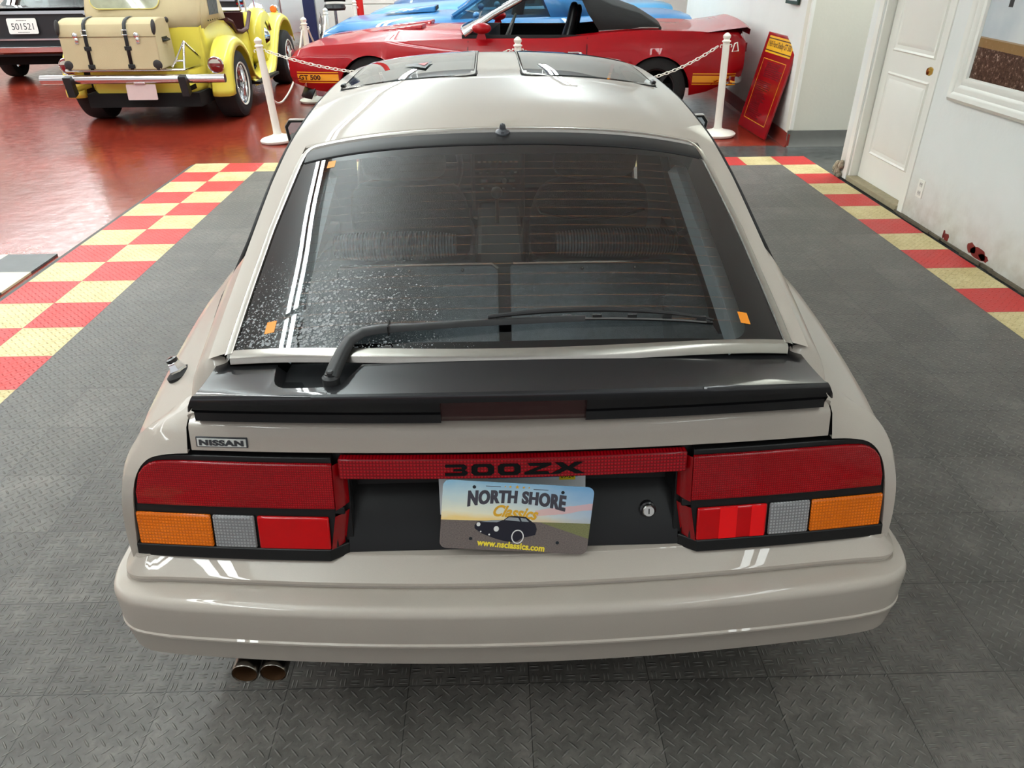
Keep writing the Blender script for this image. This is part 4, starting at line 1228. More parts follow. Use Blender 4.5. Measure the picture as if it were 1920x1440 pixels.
# rear seat with striped top rolls
rs_ = MB(); rs_.box((0, 1.20, .50), (1.05, .45, .16)); 
for s in (1,-1):
    rs_.grid([[(s*(.31 + w*math.cos(a)), y + .0*a, z) for a, z in ((PI,.50),(PI,.66),(PI*.98,.74),(0.02,.74),(0,.66),(0,.50))] for y, w in ((.98,.20),(1.08,.22))], closed=True, caps=True)
rs_.build('rear_seat', m_clo, car, smooth=30, bevel=.02)
for x0, x1 in ((-.535, -.150), (.170, .560)):
    P = frange(x0, x1, 9)
    q = MB(); rows = []
    for i, x in enumerate(P):
        k = 1 - .25*(abs(i-4)/4)**4
        rows.append([(x, 1.04 + .055*k*math.cos(a), .800 + .044*k*math.sin(a)) for a in frange(0, 2*PI, 15)[:-1]])
    q.grid(rows, closed=True, caps=True); q.build('seat_top_roll', m_str, car, smooth=50)
# front seats
for s in (1,-1):
    fs = empty('front_seat', (s*.355, 1.62, .34), 0, car)
    def sh(rows_, name, mt):
        q = MB(); q.grid(rows_, closed=True, caps=True); q.build(name, mt, fs, smooth=60, subsurf=1)
    def ring(z, y, w, d): return [(w*math.cos(a)*(1 if abs(math.cos(a))<.7 else 1.0), y + d*math.sin(a), z) for a in frange(0, 2*PI, 17)[:-1]]
    sh([ring(z, y, w, d) for z, y, w, d in ((.14,.10,.20,.06),(.18,.09,.24,.07),(.34,.03,.25,.08),(.46,-.02,.23,.07),(.525,-.05,.19,.055),(.535,-.05,.10,.03))], 'backrest', m_clo)
    sh([ring(z, y, w, d) for z, y, w, d in ((.53,-.055,.10,.03),(.545,-.06,.155,.045),(.60,-.07,.165,.05),(.665,-.085,.15,.045),(.69,-.09,.09,.03))], 'headrest', m_clo)
    q = MB(); q.box((0,.32,.12), (.48,.50,.16)); q.build('seat_cushion', m_clo, fs, smooth=0, bevel=.05, seg=4)
    if s > 0:
        q = MB(); q.tube([(-.215,-.066,.43),(-.20,-.080,.405),(-.1,-.095,.388),(.0,-.100,.383),(.1,-.095,.390),(.20,-.080,.412)], .0055, 8)
        plabel(q.build('back_piping', P_TRIM, fs, smooth=40), 'bright trim across the seat back')
    MB().box((s*.0, -.09, .30), (.06,.012,.01)).build('seat_lever', m_int, fs, smooth=0)
ds = MB(); ds.grid([[(x, y, z) for x in frange(-.66,.66,9)] for y, z in ((2.42,.60),(2.40,.78),(2.44,.86),(2.75,.88),(2.98,.84))]); ds.build('dashboard', m_int, car, smooth=40)
cs = MB(); cs.box((0, 1.9, .45), (.20, 1.2, .22)); cs.box((0, 2.36, .64), (.26,.10,.34)); cs.build('centre_console', mat('console_dark', rgb(58,60,62), rough=.6), car, smooth=0, bevel=.02)
rd = MB()
for z, n, w, h in ((.755,8,.014,.007),(.705,6,.012,.006),(.665,3,.030,.012),(.63,4,.012,.008)):
    for k in range(n): rd.box((-.10 + .2*(k+.5)/n, 2.307, z), (w, .004, h))
rd.lathe([(.001,.006),(.012,.006),(.012,0)], 14, Matrix.Translation((.03,2.308,.665)) @ Matrix.Rotation(PI/2,4,'X'))
rd.build('radio_controls', mat('control_grey', rgb(190,190,186), rough=.5), car, smooth=0)
gk = MB(); gk.tube([(-.01,2.0,.55),(-.01,1.99,.68)], .008, 8); gk.ball((-.01,1.985,.70), .026, 14, 8); gk.build('gear_knob', mat('knob_grey', rgb(96,96,96), rough=.3), car, smooth=50)
hbk = MB(); hbk.tube([(.10,1.6,.55),(.10,1.55,.72)], .014, 8); hbk.build('handbrake', m_int, car, smooth=50)
swh = MB(); K = Matrix.Translation((-.36, 2.24, .76)) @ Matrix.Rotation(math.radians(68), 4, 'X')
C_ = [K @ Vector((.185*math.cos(a), .185*math.sin(a), 0)) for a in frange(0, 2*PI, 33)]
swh.tube(C_, .014, 8, caps=False)
for a in (0, PI, 1.5*PI): swh.tube([K @ Vector((.05*math.cos(a), .05*math.sin(a), -.02)), K @ Vector((.18*math.cos(a), .18*math.sin(a), 0))], .014, 6)
swh.lathe([(.001,.0),(.06,-.005),(.065,-.03),(.04,-.12)], 18, K); swh.build('steering_wheel', m_int, car, smooth=50)
bt = MB(); bt.tube([(.575,1.02,.835),(.585,1.30,.93),(.575,1.52,1.06)], .018, 4); bt.build('seat_belt', mat('belt_grey', rgb(84,84,84), rough=.8), car, smooth=0)
rm = MB(); rm.box((0, 2.28, zr(0,2.28)-.07), (.22,.03,.06)); rm.build('rear_view_mirror', M_BLACKPL, car, smooth=0, bevel=.012)
hl = MB()
hl.grid([[(x, y, zr(x,y)-.022) for x in frange(-.54,.54,11)] for y in frange(.80,1.33,7)])
hl.build('headliner', m_int, car, smooth=50)

# ================================================================ NUMBER PLATES
pp = empty('license_plate', (0,0,0), 0, car)
def plate_frame(cx, cz, roll, y0, lean):
    # local x right, local y up the plate; returns a matrix with the plate centre as origin
    c = Vector((cx, y0, cz))
    xd = Vector((math.cos(roll), 0, math.sin(roll)))
    yd = Vector((-math.sin(roll), math.sin(lean), math.cos(roll)*math.cos(lean)))
    return frame_matrix(c, xd, yd)
PLB = plate_frame(-.002, .6125, math.radians(.2), -.012, math.radians(14))
m = MB(); m.prism(rrect(-.1525,.1525,-.0765,.0765,.012), .0015, PLB); m.build('plate_sheet', mat('plate_white', rgb(216,220,222), rough=.35), pp, smooth=0)
m = MB(); m.prism([(-.05,.052),(.136,.052),(.136,.073),(-.05,.073)], .0005, PLB @ Matrix.Translation((0,0,.0016))); m.build('plate_band', mat('plate_blue', rgb(96,168,206), rough=.35, var=.25, vscale=50), pp, smooth=0)
m = MB(); m.prism([(.098,.046),(.131,.046),(.131,.073),(.098,.073)], .0006, PLB @ Matrix.Translation((0,0,.0022))); stk = m.build('registration_sticker', mat('sticker_yellow', rgb(238,216,40), rough=.4), pp, smooth=0)
m = fit(text_mb('09-24', 1, bold=.02), .027, .008); m.xf(PLB @ Matrix.Translation((.1145,.054,.0031))); m.build('lettering', mat('print_black', rgb(28,28,30)), stk, smooth=0)
dp = empty('dealer_plate', (0,0,0), 0, car)
plabel(dp, 'tilted picture plate printed with a dark coupe on a road')
PLD = plate_frame(.0040, .6135, math.radians(-5.7), -.0665, math.radians(13))
m_pic = mat('plate_print', (.5,.5,.5), rough=.22, coat=.3)
t = NT(m_pic)
va = t.new('ShaderNodeAttribute'); va.attribute_name = 'UVMap'
uvn = t.new('ShaderNodeUVMap'); X, Y, Z = t.xyz(uvn.outputs[0])
nz_ = t.noise(uvn.outputs[0], 4, 5); nz2 = t.noise(uvn.outputs[0], 90, 4)
skyv = t.math('ADD', Y, t.math('MULTIPLY', t.math('SUBTRACT', nz_, .5), .25))
sky = t.ramp(skyv, [(.45, rgb(246,214,140)), (.55, rgb(238,234,208)), (.80, rgb(196,218,220)), (1.0, rgb(140,186,212))])
sky = t.mix(t.math('MULTIPLY', t.math('SUBTRACT', X, .35, clamp=True), .9), sky, rgb(96,150,206))
pk = t.math('LESS_THAN', t.math('ABSOLUTE', t.math('SUBTRACT', t.math('SUBTRACT', Y, .66), t.math('MULTIPLY', t.math('SUBTRACT', X, .85), .35))), t.math('MULTIPLY', nz_, .10))
sky = t.mix(t.math('MULTIPLY', t.math('MULTIPLY', pk, t.math('GREATER_THAN', X, .62)), .7), sky, rgb(226,170,164))
road = t.mix(nz2, rgb(70,62,62), rgb(140,128,122))
fld = t.math('MULTIPLY', t.math('GREATER_THAN', X, .62), t.math('GREATER_THAN', Y, t.math('SUBTRACT', .86, t.math('MULTIPLY', X, .62))))
road = t.mix(fld, road, t.mix(nz2, rgb(84,92,66), rgb(150,146,96)))
hor = t.math('GREATER_THAN', Y, t.math('MULTIPLY_ADD', X, .05, .42))
t.l.new(t.mix(hor, road, sky), bsdf(m_pic).inputs['Base Color'])
def uv_from_plane(o, Mi, w, h):
    me = o.data; L = me.uv_layers.new(name='UVMap')
    for lp in me.loops:
        p = Mi @ me.vertices[lp.vertex_index].co
        L.data[lp.index].uv = (p.x/w + .5, p.y/h + .5)
m = MB(); m.prism(rrect(-.1525,.1525,-.0765,.0765,.014), .0014, PLD); po = m.build('plate_sheet', m_pic, dp, smooth=0); uv_from_plane(po, PLD.inverted(), .305, .153)
def on_plate(m, name, mt, x, y, z=.0017, rot=0.0):
    m.xf(PLD @ Matrix.Translation((x, y, z)) @ Matrix.Rotation(rot, 4, 'Z')); return m.build(name, mt, dp, smooth=0)
m_ink = mat('ink_slate', rgb(68,66,74), rough=.4); m_gold = mat('ink_gold', rgb(222,168,46), rough=.4); m_yel = mat('ink_yellow', rgb(240,216,64), rough=.4)
def arched(txt, cx, cy, w, h, bulge):
    m = fit(text_mb(txt, 1, bold=.045, spacing=1.08), w, h)
    out = []
    for x, y, z in m.v:
        u = x/(w/2)
        out.append((x, (y)*(1 + .28*(u*u)) + bulge*(1-u*u) , z))
    m.v = out; return m
on_plate(embolden(arched('NORTH SHORE', 0, 0, .198, .0285, .009), .0007), 'lettering', m_ink, -.002, .0375)
on_plate(fit(text_mb('Classics', 1, bold=.035, shear=.38), .092, .027), 'lettering', m_gold, -.002, .0125, rot=math.radians(-3))
on_plate(embolden(fit(text_mb('www.nsclassics.com', 1, bold=.035, spacing=1.05), .140, .0155), .0002), 'lettering', m_yel, -.006, -.0630, z=.0019, rot=math.radians(-3))
m = MB()
for x, r in ((-.028,.0022),(-.018,.0032),(-.004,.0048),(.009,.0032),(.020,.0022)):
    m.add([(x + (r if k % 2 == 0 else r*.42)*math.sin(2*PI*k/10), .0685 - .0004*0 + (r if k % 2 == 0 else r*.42)*math.cos(2*PI*k/10), 0) for k in range(10)], [tuple(range(10))])
on_plate(m, 'stars', m_gold, 0, 0)
m = MB(); m.box((-.052,.0675,0),(.030,.0012,.0004)); m.box((.044,.0655,0),(.030,.0012,.0004)); on_plate(m, 'rule_lines', m_ink, 0, 0)
# printed picture of a dark coupe on the plate
def scale_car(m): m.v = [((x+.023)*1.12 - .020, (y+.010)*1.30 - .026, z) for x, y, z in m.v]
m = MB(); m.add([(x,y,0) for x, y in ((-.080,-.006),(-.075,.000),(-.050,.004),(-.028,.0055),(-.020,.012),(-.008,.0135),(.012,.0125),(.022,.006),(.030,.001),(.034,-.008),(.032,-.018),(.026,-.020),(.010,-.024),(.000,-.031),(-.012,-.033),(-.026,-.031),(-.040,-.028),(-.066,-.020),(-.079,-.012))], [tuple(range(19))])
scale_car(m); on_plate(m, 'printed_car', mat('ink_navy', rgb(30,30,42), rough=.35), 0, 0, .0018)
m = MB(); m.add([(x,y,0) for x, y in ((-.026,.0055),(-.019,.0108),(-.002,.0105),(.002,.0045))], [(0,1,2,3)]); m.add([(x,y,0) for x, y in ((.005,.0045),(.002,.0108),(.012,.0098),(.018,.0045))], [(0,1,2,3)])
m.add([(x,y,0) for x, y in ((-.070,.0005),(-.048,.0042),(-.030,.005),(-.040,.001))], [(0,1,2,3)])
scale_car(m); on_plate(m, 'printed_glass', mat('ink_grey', rgb(150,156,160), rough=.35), 0, 0, .0022)
m = MB()
for cx, cy, r in ((-.073,-.004,.0036),(-.040,-.0105,.0048),(-.052,-.021,.0016),(-.068,-.0165,.0014)):
    m.add([(cx + r*math.cos(2*PI*k/14), cy + r*math.sin(2*PI*k/14), 0) for k in range(14)], [tuple(range(14))])
rg = [( .000 + .0115*math.cos(2*PI*k/20), -.0225 + .0125*math.sin(2*PI*k/20)) for k in range(20)]; ri = [(.000 + .0095*math.cos(2*PI*k/20), -.0225 + .0105*math.sin(2*PI*k/20)) for k in range(20)]
n0 = len(m.v); m.v += [(a,b,0) for a,b in rg+ri]
for k in range(20): m.f.append((n0+k, n0+(k+1)%20, n0+20+(k+1)%20, n0+20+k)); m.mi.append(0)
scale_car(m); on_plate(m, 'printed_lamps', mat('ink_white', rgb(226,226,222), rough=.35), 0, 0, .0024)
m = MB()
for x, y in ((-.090,.064),(.089,.062),(.089,-.052),(-.090,-.052)):
    m.lathe([(.0001,.0006),(.0036,.0006),(.0036,0)], 14, Matrix.Translation((x,y,0)))
on_plate(m, 'bolt_hole', mat('hole_dark', rgb(26,34,40), rough=.5), 0, 0, .0014)
# ================================================================ STANCHIONS, CHAINS AND ROPES
def stanchion(loc, label, tilt=(0,0), h=.95):
    s = empty('stanchion', (loc[0], loc[1], -.008)); s.rotation_euler = (tilt[0], tilt[1], 0)
    tag(s, label, 'stanchion', 'white chain posts round the cars')
    m = MB(); m.lathe([(.001,0),(.165,0),(.178,.012),(.180,.028),(.165,.040),(.120,.052),(.070,.062),(.050,.075),(.001,.08)], 36); m.build('base', M_WHITE, s, smooth=50)
    m = MB(); m.lathe([(.046,.066),(.040,.09),(.0375,.13),(.033,h-.12),(.0315,h-.075),(.001,h-.075)], 16); m.build('post', M_WHITE, s, smooth=30)
    m = MB(); m.lathe([(.0315,h-.078),(.041,h-.074),(.041,h-.064),(.030,h-.058),(.027,h-.050),(.036,h-.034),(.036,h-.018),(.022,h-.003),(.010,h+.006),(.001,h+.008)], 22); m.build('finial', M_WHITE, s, smooth=40)
    for a in (0, PI):
        m = MB(); m.tube([(math.cos(a)*.034, 0, h-.10), (math.cos(a)*.050, 0, h-.098), (math.cos(a)*.056, 0, h-.112), (math.cos(a)*.050, 0, h-.124)], .005, 6); m.build('hook', M_WHITE, s, smooth=40)
    return s
PA = (-2.205, 6.44); PB = (.205, 6.25); PC = (2.25, 6.46); PD = (-2.33, 8.75); PE = (-2.50, 10.95); PF = (-2.42, 13.1)
stanchion(PA, 'white plastic chain post standing between the yellow roadster and the silver car', tilt=(0, -.05))
stanchion(PB, 'white chain post behind the silver roof, only its tip showing')
stanchion(PC, 'white plastic chain post in front of the tail of the red convertible', tilt=(0, -.03))
stanchion(PD, 'white chain post half hidden behind the nose of the red convertible', h=.97)
stanchion(PE, 'white rope post beside the navy column in the background')
stanchion(PF, 'farthest white post, next to the thin red post')
def sag(A, B, d, n):
    A = Vector(A); B = Vector(B)
    return [A + (B-A)*t_ + Vector((0,0,-d*4*t_*(1-t_))) for t_ in frange(0, 1, n)]
def chain(A, B, d, label):
    L = sag(A, B, d, 200)
    acc = [0]
    for i in range(1, len(L)): acc.append(acc[-1] + (L[i]-L[i-1]).length)
    step = .040; n = int(acc[-1]/step); m = MB()
    for k in range(n):
        q = (k+.5)*step; i = max(j for j in range(len(acc)) if acc[j] <= q); i = min(i, len(L)-2)
        p = L[i] + (L[i+1]-L[i])*((q-acc[i])/(acc[i+1]-acc[i])); d_ = (L[i+1]-L[i]).normalized()
        up = Vector((0,0,1)); a = d_.cross(up).normalized(); b = a.cross(d_).normalized()
        s_ = (a+b).normalized() if k % 2 else (a-b).normalized()
        loop = [p + d_*(.026*math.cos(w)) + s_*(.0135*math.sin(w)) for w in frange(0, 2*PI, 11)]
        m.tube(loop, .0042, 5, caps=False)
    o = m.build('chain', M_WHITE, smooth=60)
    tag(o, label, 'chain', 'white plastic chains between the posts')
    return o
hz = .835
chain((PA[0]+.070-.042, PA[1], hz-.01), (PB[0]-.070, PB[1], hz), .20, 'white plastic chain hanging across the nose of the red convertible')
chain((PB[0]+.070, PB[1], hz-.01), (PC[0]-.094, PC[1], hz), .30, 'white plastic chain rising to the post by the red sign board')
def rope(A, B, d, label):
    m = MB(); m.tube(sag(A, B, d, 20), .012, 7); o = m.build('rope', M_WHITE, smooth=60); tag(o, label, 'rope')
m = MB(); m.tube(spline([(-2.25,6.50,.83),(-2.30,6.80,.48),(-2.42,7.25,.25),(-2.46,7.8,.17),(-2.43,8.4,.36),(-2.35,8.70,.83)], 6), .012, 7)
tag(m.build('rope', M_WHITE, smooth=60), 'white cord sagging low behind the left chain post', 'rope')
rope((PD[0]+.03, PD[1]+.05, hz), (PE[0], PE[1]-.05, hz), .30, 'white rope sagging between the two far posts by the navy column')
# a spare chain hook hanging on the right post
m = MB(); m.tube([(PC[0]+.045, PC[1]-.035, hz+.02), (PC[0]+.03, PC[1]-.04, hz-.05), (PC[0]+.09, PC[1]-.03, hz-.045), (PC[0]+.07, PC[1]-.03, hz+.03), (PC[0]+.045, PC[1]-.035, hz+.02)], .006, 6)
tag(m.build('chain_hook', M_WHITE, smooth=50), 'loose white chain hook hanging on the right post', 'hook')

# ================================================================ RED SIGN BOARD
sb = empty('sign_board', (2.66, 6.62, -.006))
tag(sb, 'red sign board with a yellow heading leaning against the white wall', 'sign')
SBM = frame_matrix((.0, 0, 0), (.03, -1, 0), (.205, 0, .98))
m_sr = mat('sign_red', rgb(150,12,22), rough=.22, coat=.5); m_sy = mat('sign_yellow', rgb(232,176,32), rough=.35); m_sd = mat('sign_dark', rgb(70,12,16), rough=.4)
w2, H_ = .40, .93
MB().prism([(-w2,0),(w2,0),(w2,H_),(-w2,H_)], .02, SBM).build('board', m_sr, sb, smooth=0, bevel=.002)
Z2 = SBM @ Matrix.Translation((0,0,.0205))
MB().prism([(-.33,.745),(.33,.745),(.33,.90),(-.33,.90)], .001, Z2).build('heading_panel', m_sy, sb, smooth=0)
m = MB()
for y0, y1 in ((.872,.882),(.762,.772)): m.prism([(-.33,y0),(.33,y0),(.33,y1),(-.33,y1)], .0006, Z2 @ Matrix.Translation((0,0,.0012)))
m.build('heading_rules', m_sd, sb, smooth=0)
m = fit(text_mb('1969 Ford Shelby GT 500', 1, bold=.02), .60, .072); m.xf(Z2 @ Matrix.Translation((0,.822,.0016))); m.build('lettering', m_sd, sb, smooth=0)
m = MB()
for (x0, y0, x1, y1) in ((-.30,.10,.30,.106),(-.30,.685,.30,.691),(-.303,.10,-.297,.69),(.297,.10,.303,.69)): m.prism([(x0,y0),(x1,y0),(x1,y1),(x0,y1)], .0008, Z2)
m.build('border_line', m_sy, sb, smooth=0)
m = MB(); rnd = random.Random(3)
for k in range(30):
    if k == 9: m.build('small_print', m_sd, sb, smooth=0); m = MB()
    y = .655 - k*.018
    if k in (8, 9): continue
    x = -.26 + (.10 if k < 8 else 0)
    xe_ = rnd.uniform(.12,.26) if k < 8 else rnd.uniform(-.05,.12)
    while x < xe_:
        w = rnd.uniform(.02,.06); m.prism([(x,y),(x+w,y),(x+w,y+.008),(x,y+.008)], .0006, Z2); x += w + .012
m.build('small_print', m_sd, sb, smooth=0)

# ================================================================ CAR BODIES IN THE BACKGROUND
def loft_body(st, wheels, R, sections, n=40):
    """st: station range; sections(s) -> half section [(w,z)...] from sill to centreline; wheels: arch centres"""
    ss = set(frange(st[0], st[1], n))
    for c in wheels:
        for k in range(17):
            q = c - R*math.cos(PI*k/16)
            if st[0] < q < st[1]: ss.add(q)
    rows = []
    for s in sorted(ss):
        P = sections(s); zb = P[0][1]
        for c in wheels:
            d = abs(s-c)
            if d < R: zb = max(zb, .30 + math.sqrt(R*R-d*d))
        half = [(s, -w, max(z, zb)) for w, z in P]
        rows.append(half + [(s, -y, z) for s_, y, z in half[-2::-1]])
    return rows
def road_car(name, loc, rz, label, paint, L=4.75, hw=.90, belt=.86, roof=1.30, hood=.88, deck=.90, cabin=(1.75, 4.0), roofx=(2.35, 3.2), nose=.62, tail_dark=None, cat='car', front=True, wheel_white=False, scale=1.0, group=None, scoop=False, lamps_red=True):
    c = empty(name, loc, rz); tag(c, label, cat, group); c.scale = (scale,)*3
    wf, wr_ = .93, L - 1.02
    def sec(s):
        k = min(1, s/.35); kt = min(1, (L-s)/.30)
        w = hw*(.90 + .10*k**.5)*(.93 + .07*kt**.5)
        top = itp(s, [0,.25,cabin[0],cabin[1],L-.15,L], [nose+.06, hood-.10, belt, belt+.03, deck-.02, deck-.05])
        mid = itp(s, [0,.25,cabin[0]-.1,cabin[0],cabin[1],L-.15,L], [nose+.08, hood-.06, hood+.02, hood, deck, deck, deck-.02])
        z0 = itp(s, [0,.5,L-.6,L], [.34,.22,.24,.38])
        return [(w-.05,z0),(w-.01,z0+.08),(w,.45),(w,top-.16),(w-.02,top-.06),(w-.09,top-.005),(w*.72,(top+mid)/2+.012),(w*.4,mid+.004),(0,mid+.01)]
    rows = loft_body((0, L), (wf, wr_), .36, sec)
    m = MB(); m.grid(rows); m.build('body', paint, c, smooth=38)
    m = MB(); m.box((L/2, 0, .30), (L-.9, hw*1.7, .16)); m.box((wf,0,.45),(.8,hw*1.2,.4)); m.box((wr_,0,.45),(.8,hw*1.2,.4)); m.build('underbody', M_DARK, c, smooth=0)
    # end panels
    for s, nm, mt in ((0,'front_panel', M_BLACKPL), (L,'rear_panel', tail_dark or paint)):
        P = sec(s); m = MB()
        poly = [(s, -w, z) for w, z in P] + [(s, w, z) for w, z in P[-2::-1]]
        m.add(poly, [tuple(range(len(poly)))]); m.build(nm, mt, c, smooth=0)
    for s, d in ((0,-.05),(L,.05)):
        m = MB(); P = [(s + d + (.10 if s == 0 else -.10)*abs(u)**4, hw*.98*u, .47) for u in frange(-1,1,13)]
        m.grid([[(x, y, z-.055), (x+d*.6, y, z-.03), (x+d*.7, y, z+.03), (x, y, z+.055)] for x, y, z in P]); m.build('bumper', M_CHROME, c, smooth=40, solid=.006)
    for sgn in (1,-1):
        for dy in ((.62,.80) if front else ()):
            m = MB(); m.lathe([(.001,.02),(.06,.015),(.075,0),(.08,-.01)], 18, Matrix.Translation((-.005, sgn*hw*dy, nose-.03)) @ Matrix.Rotation(-PI/2,4,'Y')); m.build('headlamp', mat('lamp_glass', (.7,.72,.74), rough=.1, metal=.5), c, smooth=50)
        if lamps_red:
            m = MB(); m.box((L+.005, sgn*hw*.66, deck-.16), (.02, .42, .10)); m.build('tail_lamp', mat('dark_red_lens', rgb(112,6,16)), c, smooth=0, bevel=.006)
    # cabin
    gz = sheet_glass('car_glass', (.42,.50,.50))
    a0, a1 = cabin; r0, r1 = roofx
    wb_, wt = hw*.86, hw*.66
    rf_ = MB(); rows = []
    for s in frange(r0, r1, 8):
        rows.append([(s, u*wt, roof - .05*u*u - .02*((s-(r0+r1)/2)/(r1-r0)*2)**2) for u in frange(-1,1,9)])
    rf_.grid(rows)
    for sgn in (1,-1):
        rf_.tube([(a0+.02, sgn*wb_, hood-.0), (r0, sgn*wt, roof-.06)], .028, 6); 
        rf_.grid([[(r1-.28, sgn*(wt+.005), roof-.055),(r1, sgn*wt, roof-.06),(a1, sgn*wb_*.9, deck)], [(r1-.10, sgn*wb_*1.0, belt+.0),(r1+.15, sgn*wb_, belt+.01),(a1, sgn*wb_*.92, belt+.02)]], flip=(sgn>0))
    rf_.build('roof', paint, c, smooth=40, solid=.012)
    MB().grid([[(a0, u*wb_, hood-.01), ((a0+r0)/2-.02, u*(wb_+wt)/2, (hood+roof)/2), (r0, u*wt, roof-.055+.05*(1-u*u))] for u in frange(-1,1,9)]).build('windshield', gz, c, smooth=60)
    MB().grid([[(r1, u*wt, roof-.055+.04*(1-u*u)), (a1, u*wb_*.9, deck+.0)] for u in frange(-1,1,9)]).build('rear_window', gz, c, smooth=60)
    for sgn in (1,-1):
        MB().grid([[(a0+.10, sgn*wb_, belt), (r0+.02, sgn*wt, roof-.06)], [(r1-.10, sgn*wb_, belt), (r1-.28, sgn*wt, roof-.06)]]).build('side_window', gz, c, smooth=0)
        mm = MB(); mm.ball((a0+.35, sgn*(hw+.06), belt+.06), (.05,.07,.045), 12, 8); mm.build('side_mirror', paint, c, smooth=60)
    it = MB(); it.box(((a0+a1)/2, 0, .62), (a1-a0-.3, hw*1.6, .30)); it.build('interior', mat('dark_interior', (.012,.012,.013), rough=.7), c, smooth=0)
    for sgn in (1,-1):
        m = MB(); m.box((r1-.55, sgn*.36, .92), (.16,.46,.5), Matrix.Rotation(.2,3,'Y')); m.build('front_seat', mat('black_vinyl', (.014,.014,.015), rough=.35), c, smooth=0, bevel=.05, seg=3)
    if scoop:
        m = MB(); m.hull8([(.75,-.22,hood+.00),(1.5,-.26,hood+.02),(1.5,.26,hood+.02),(.75,.22,hood+.0)], [(.95,-.20,hood+.03),(1.5,-.24,hood+.10),(1.5,.24,hood+.10),(.95,.20,hood+.03)]); m.build('hood_scoop', paint, c, smooth=0, bevel=.02)
        m = MB(); m.box((1.505,0,hood+.065),(.01,.44,.05)); m.build('scoop_opening', M_DARK, c, smooth=0)
    for s in (wf, wr_):
        for sgn in (1,-1):
            w_ = wheel(c, (s, sgn*(hw-.12), .315), .325, .21, 'X', rim_mat=M_CHROME)
            w_.rotation_euler = (0,0, PI/2 if sgn > 0 else -PI/2)
    return c

P_BLUE = car_paint('sky_blue_paint', rgb(52,118,172)); P_BLUE2 = car_paint('light_blue_paint', rgb(84,142,182)); P_BLUE3 = car_paint('steel_blue_paint', rgb(64,92,132))
road_car('coupe', (-2.32, 10.55, 0), math.radians(-1), 'sky blue coupe with a hood scoop right behind the red convertible', P_BLUE, L=5.0, hood=.90, nose=.64, scoop=True)
road_car('coupe', (-2.05, 13.0, 0), math.radians(0), 'light blue coupe, second car behind the red convertible', P_BLUE2, L=5.0, hood=.92, nose=.70, roof=1.34)
road_car('coupe', (-1.95, 15.6, 0), math.radians(0), 'steel blue coupe farthest back in the row of cars facing left', P_BLUE3, L=5.0, hood=.96, nose=.74, roof=1.4)

# ---------------------------------------------------------------- red convertible
P_RED = car_paint('red_paint', rgb(158,3,16))
rc_ = empty('convertible', (-2.218, 8.505, 0), math.radians(-5.8))
tag(rc_, 'glossy red convertible with a black soft top and gold side stripes', 'car')
RL, HW = 4.97, .91
def rsec(s):
    k = min(1, s/.30); kt = min(1, (RL-s)/.2)
    w = HW*(.94 + .06*k**.5)*(.955 + .045*kt**.5)
    if 2.7 < s < 4.0: w += .012*math.sin(PI*(s-2.7)/1.3)
    z0 = itp(s, [0,.25,.7,1.0,4.3,4.6,RL], [.37,.30,.24,.22,.24,.30,.46])
    sh = itp(s, [0,.08,.25,.8,2.0,3.0,3.45,3.9,4.4,4.6,RL-.04,RL], [.62,.70,.745,.785,.825,.83,.875,.905,.90,.89,.885,.80])
    md = itp(s, [0,.08,.25,.8,1.2,1.95,3.9,4.35,4.72,4.9,RL], [.64,.73,.79,.86,.89,.90,.92,.90,.94,.955,.90])
    return [(w-.07,z0),(w-.03,z0+.05),(w-.005,max(.42,z0+.08)),(w,max(.52,z0+.12)),(w-.005,.64),(w-.035,sh-.05),(w-.07,sh),(w-.16,sh+.012),(w*.62,md-.012),(w*.35,md),(0,md+.004)]
RWF, RWR = .93, 4.06
rows = loft_body((0, RL), (RWF, RWR), .365, rsec, 56)
# leave the cabin open
m = MB(); nrow = len(rows[0]); h_ = (nrow-1)//2
def band(r0, r1, j0, j1): m.grid([r[j0:j1] for r in rows[r0:r1]])
i0 = next(i for i, r in enumerate(rows) if r[0][0] >= 2.02); i1 = next(i for i, r in enumerate(rows) if r[0][0] >= 3.95)
band(0, i0+1, 0, nrow); band(i1, len(rows), 0, nrow); band(i0, i1+1, 0, 8); band(i0, i1+1, nrow-8, nrow)
m.build('body', P_RED, rc_, smooth=34)
for s in (0, RL):
    P = rsec(s); m = MB(); poly = [(s, -w, z) for w, z in P] + [(s, w, z) for w, z in P[-2::-1]]; m.add(poly, [tuple(range(len(poly)))])
    m.build('front_panel' if s == 0 else 'rear_panel', M_BLACKPL if s == 0 else P_RED, rc_, smooth=0)
m = MB(); m.box((RL/2,0,.30),(3.6,1.45,.14)); m.box((RWF,0,.45),(.85,1.1,.36)); m.box((RWR,0,.48),(.85,1.1,.36)); m.build('underbody', M_DARK, rc_, smooth=0)
# ducktail
m = MB(); m.grid([[(4.52, u*.86, .905-.02*abs(u)), (4.74, u*.87, .935-.02*abs(u)), (4.95, u*.88, .985-.045*abs(u)**3), (4.99, u*.87, .965-.045*abs(u)**3), (4.985, u*.87, .87)] for u in frange(-1,1,13)]); m.build('ducktail', P_RED, rc_, smooth=30)
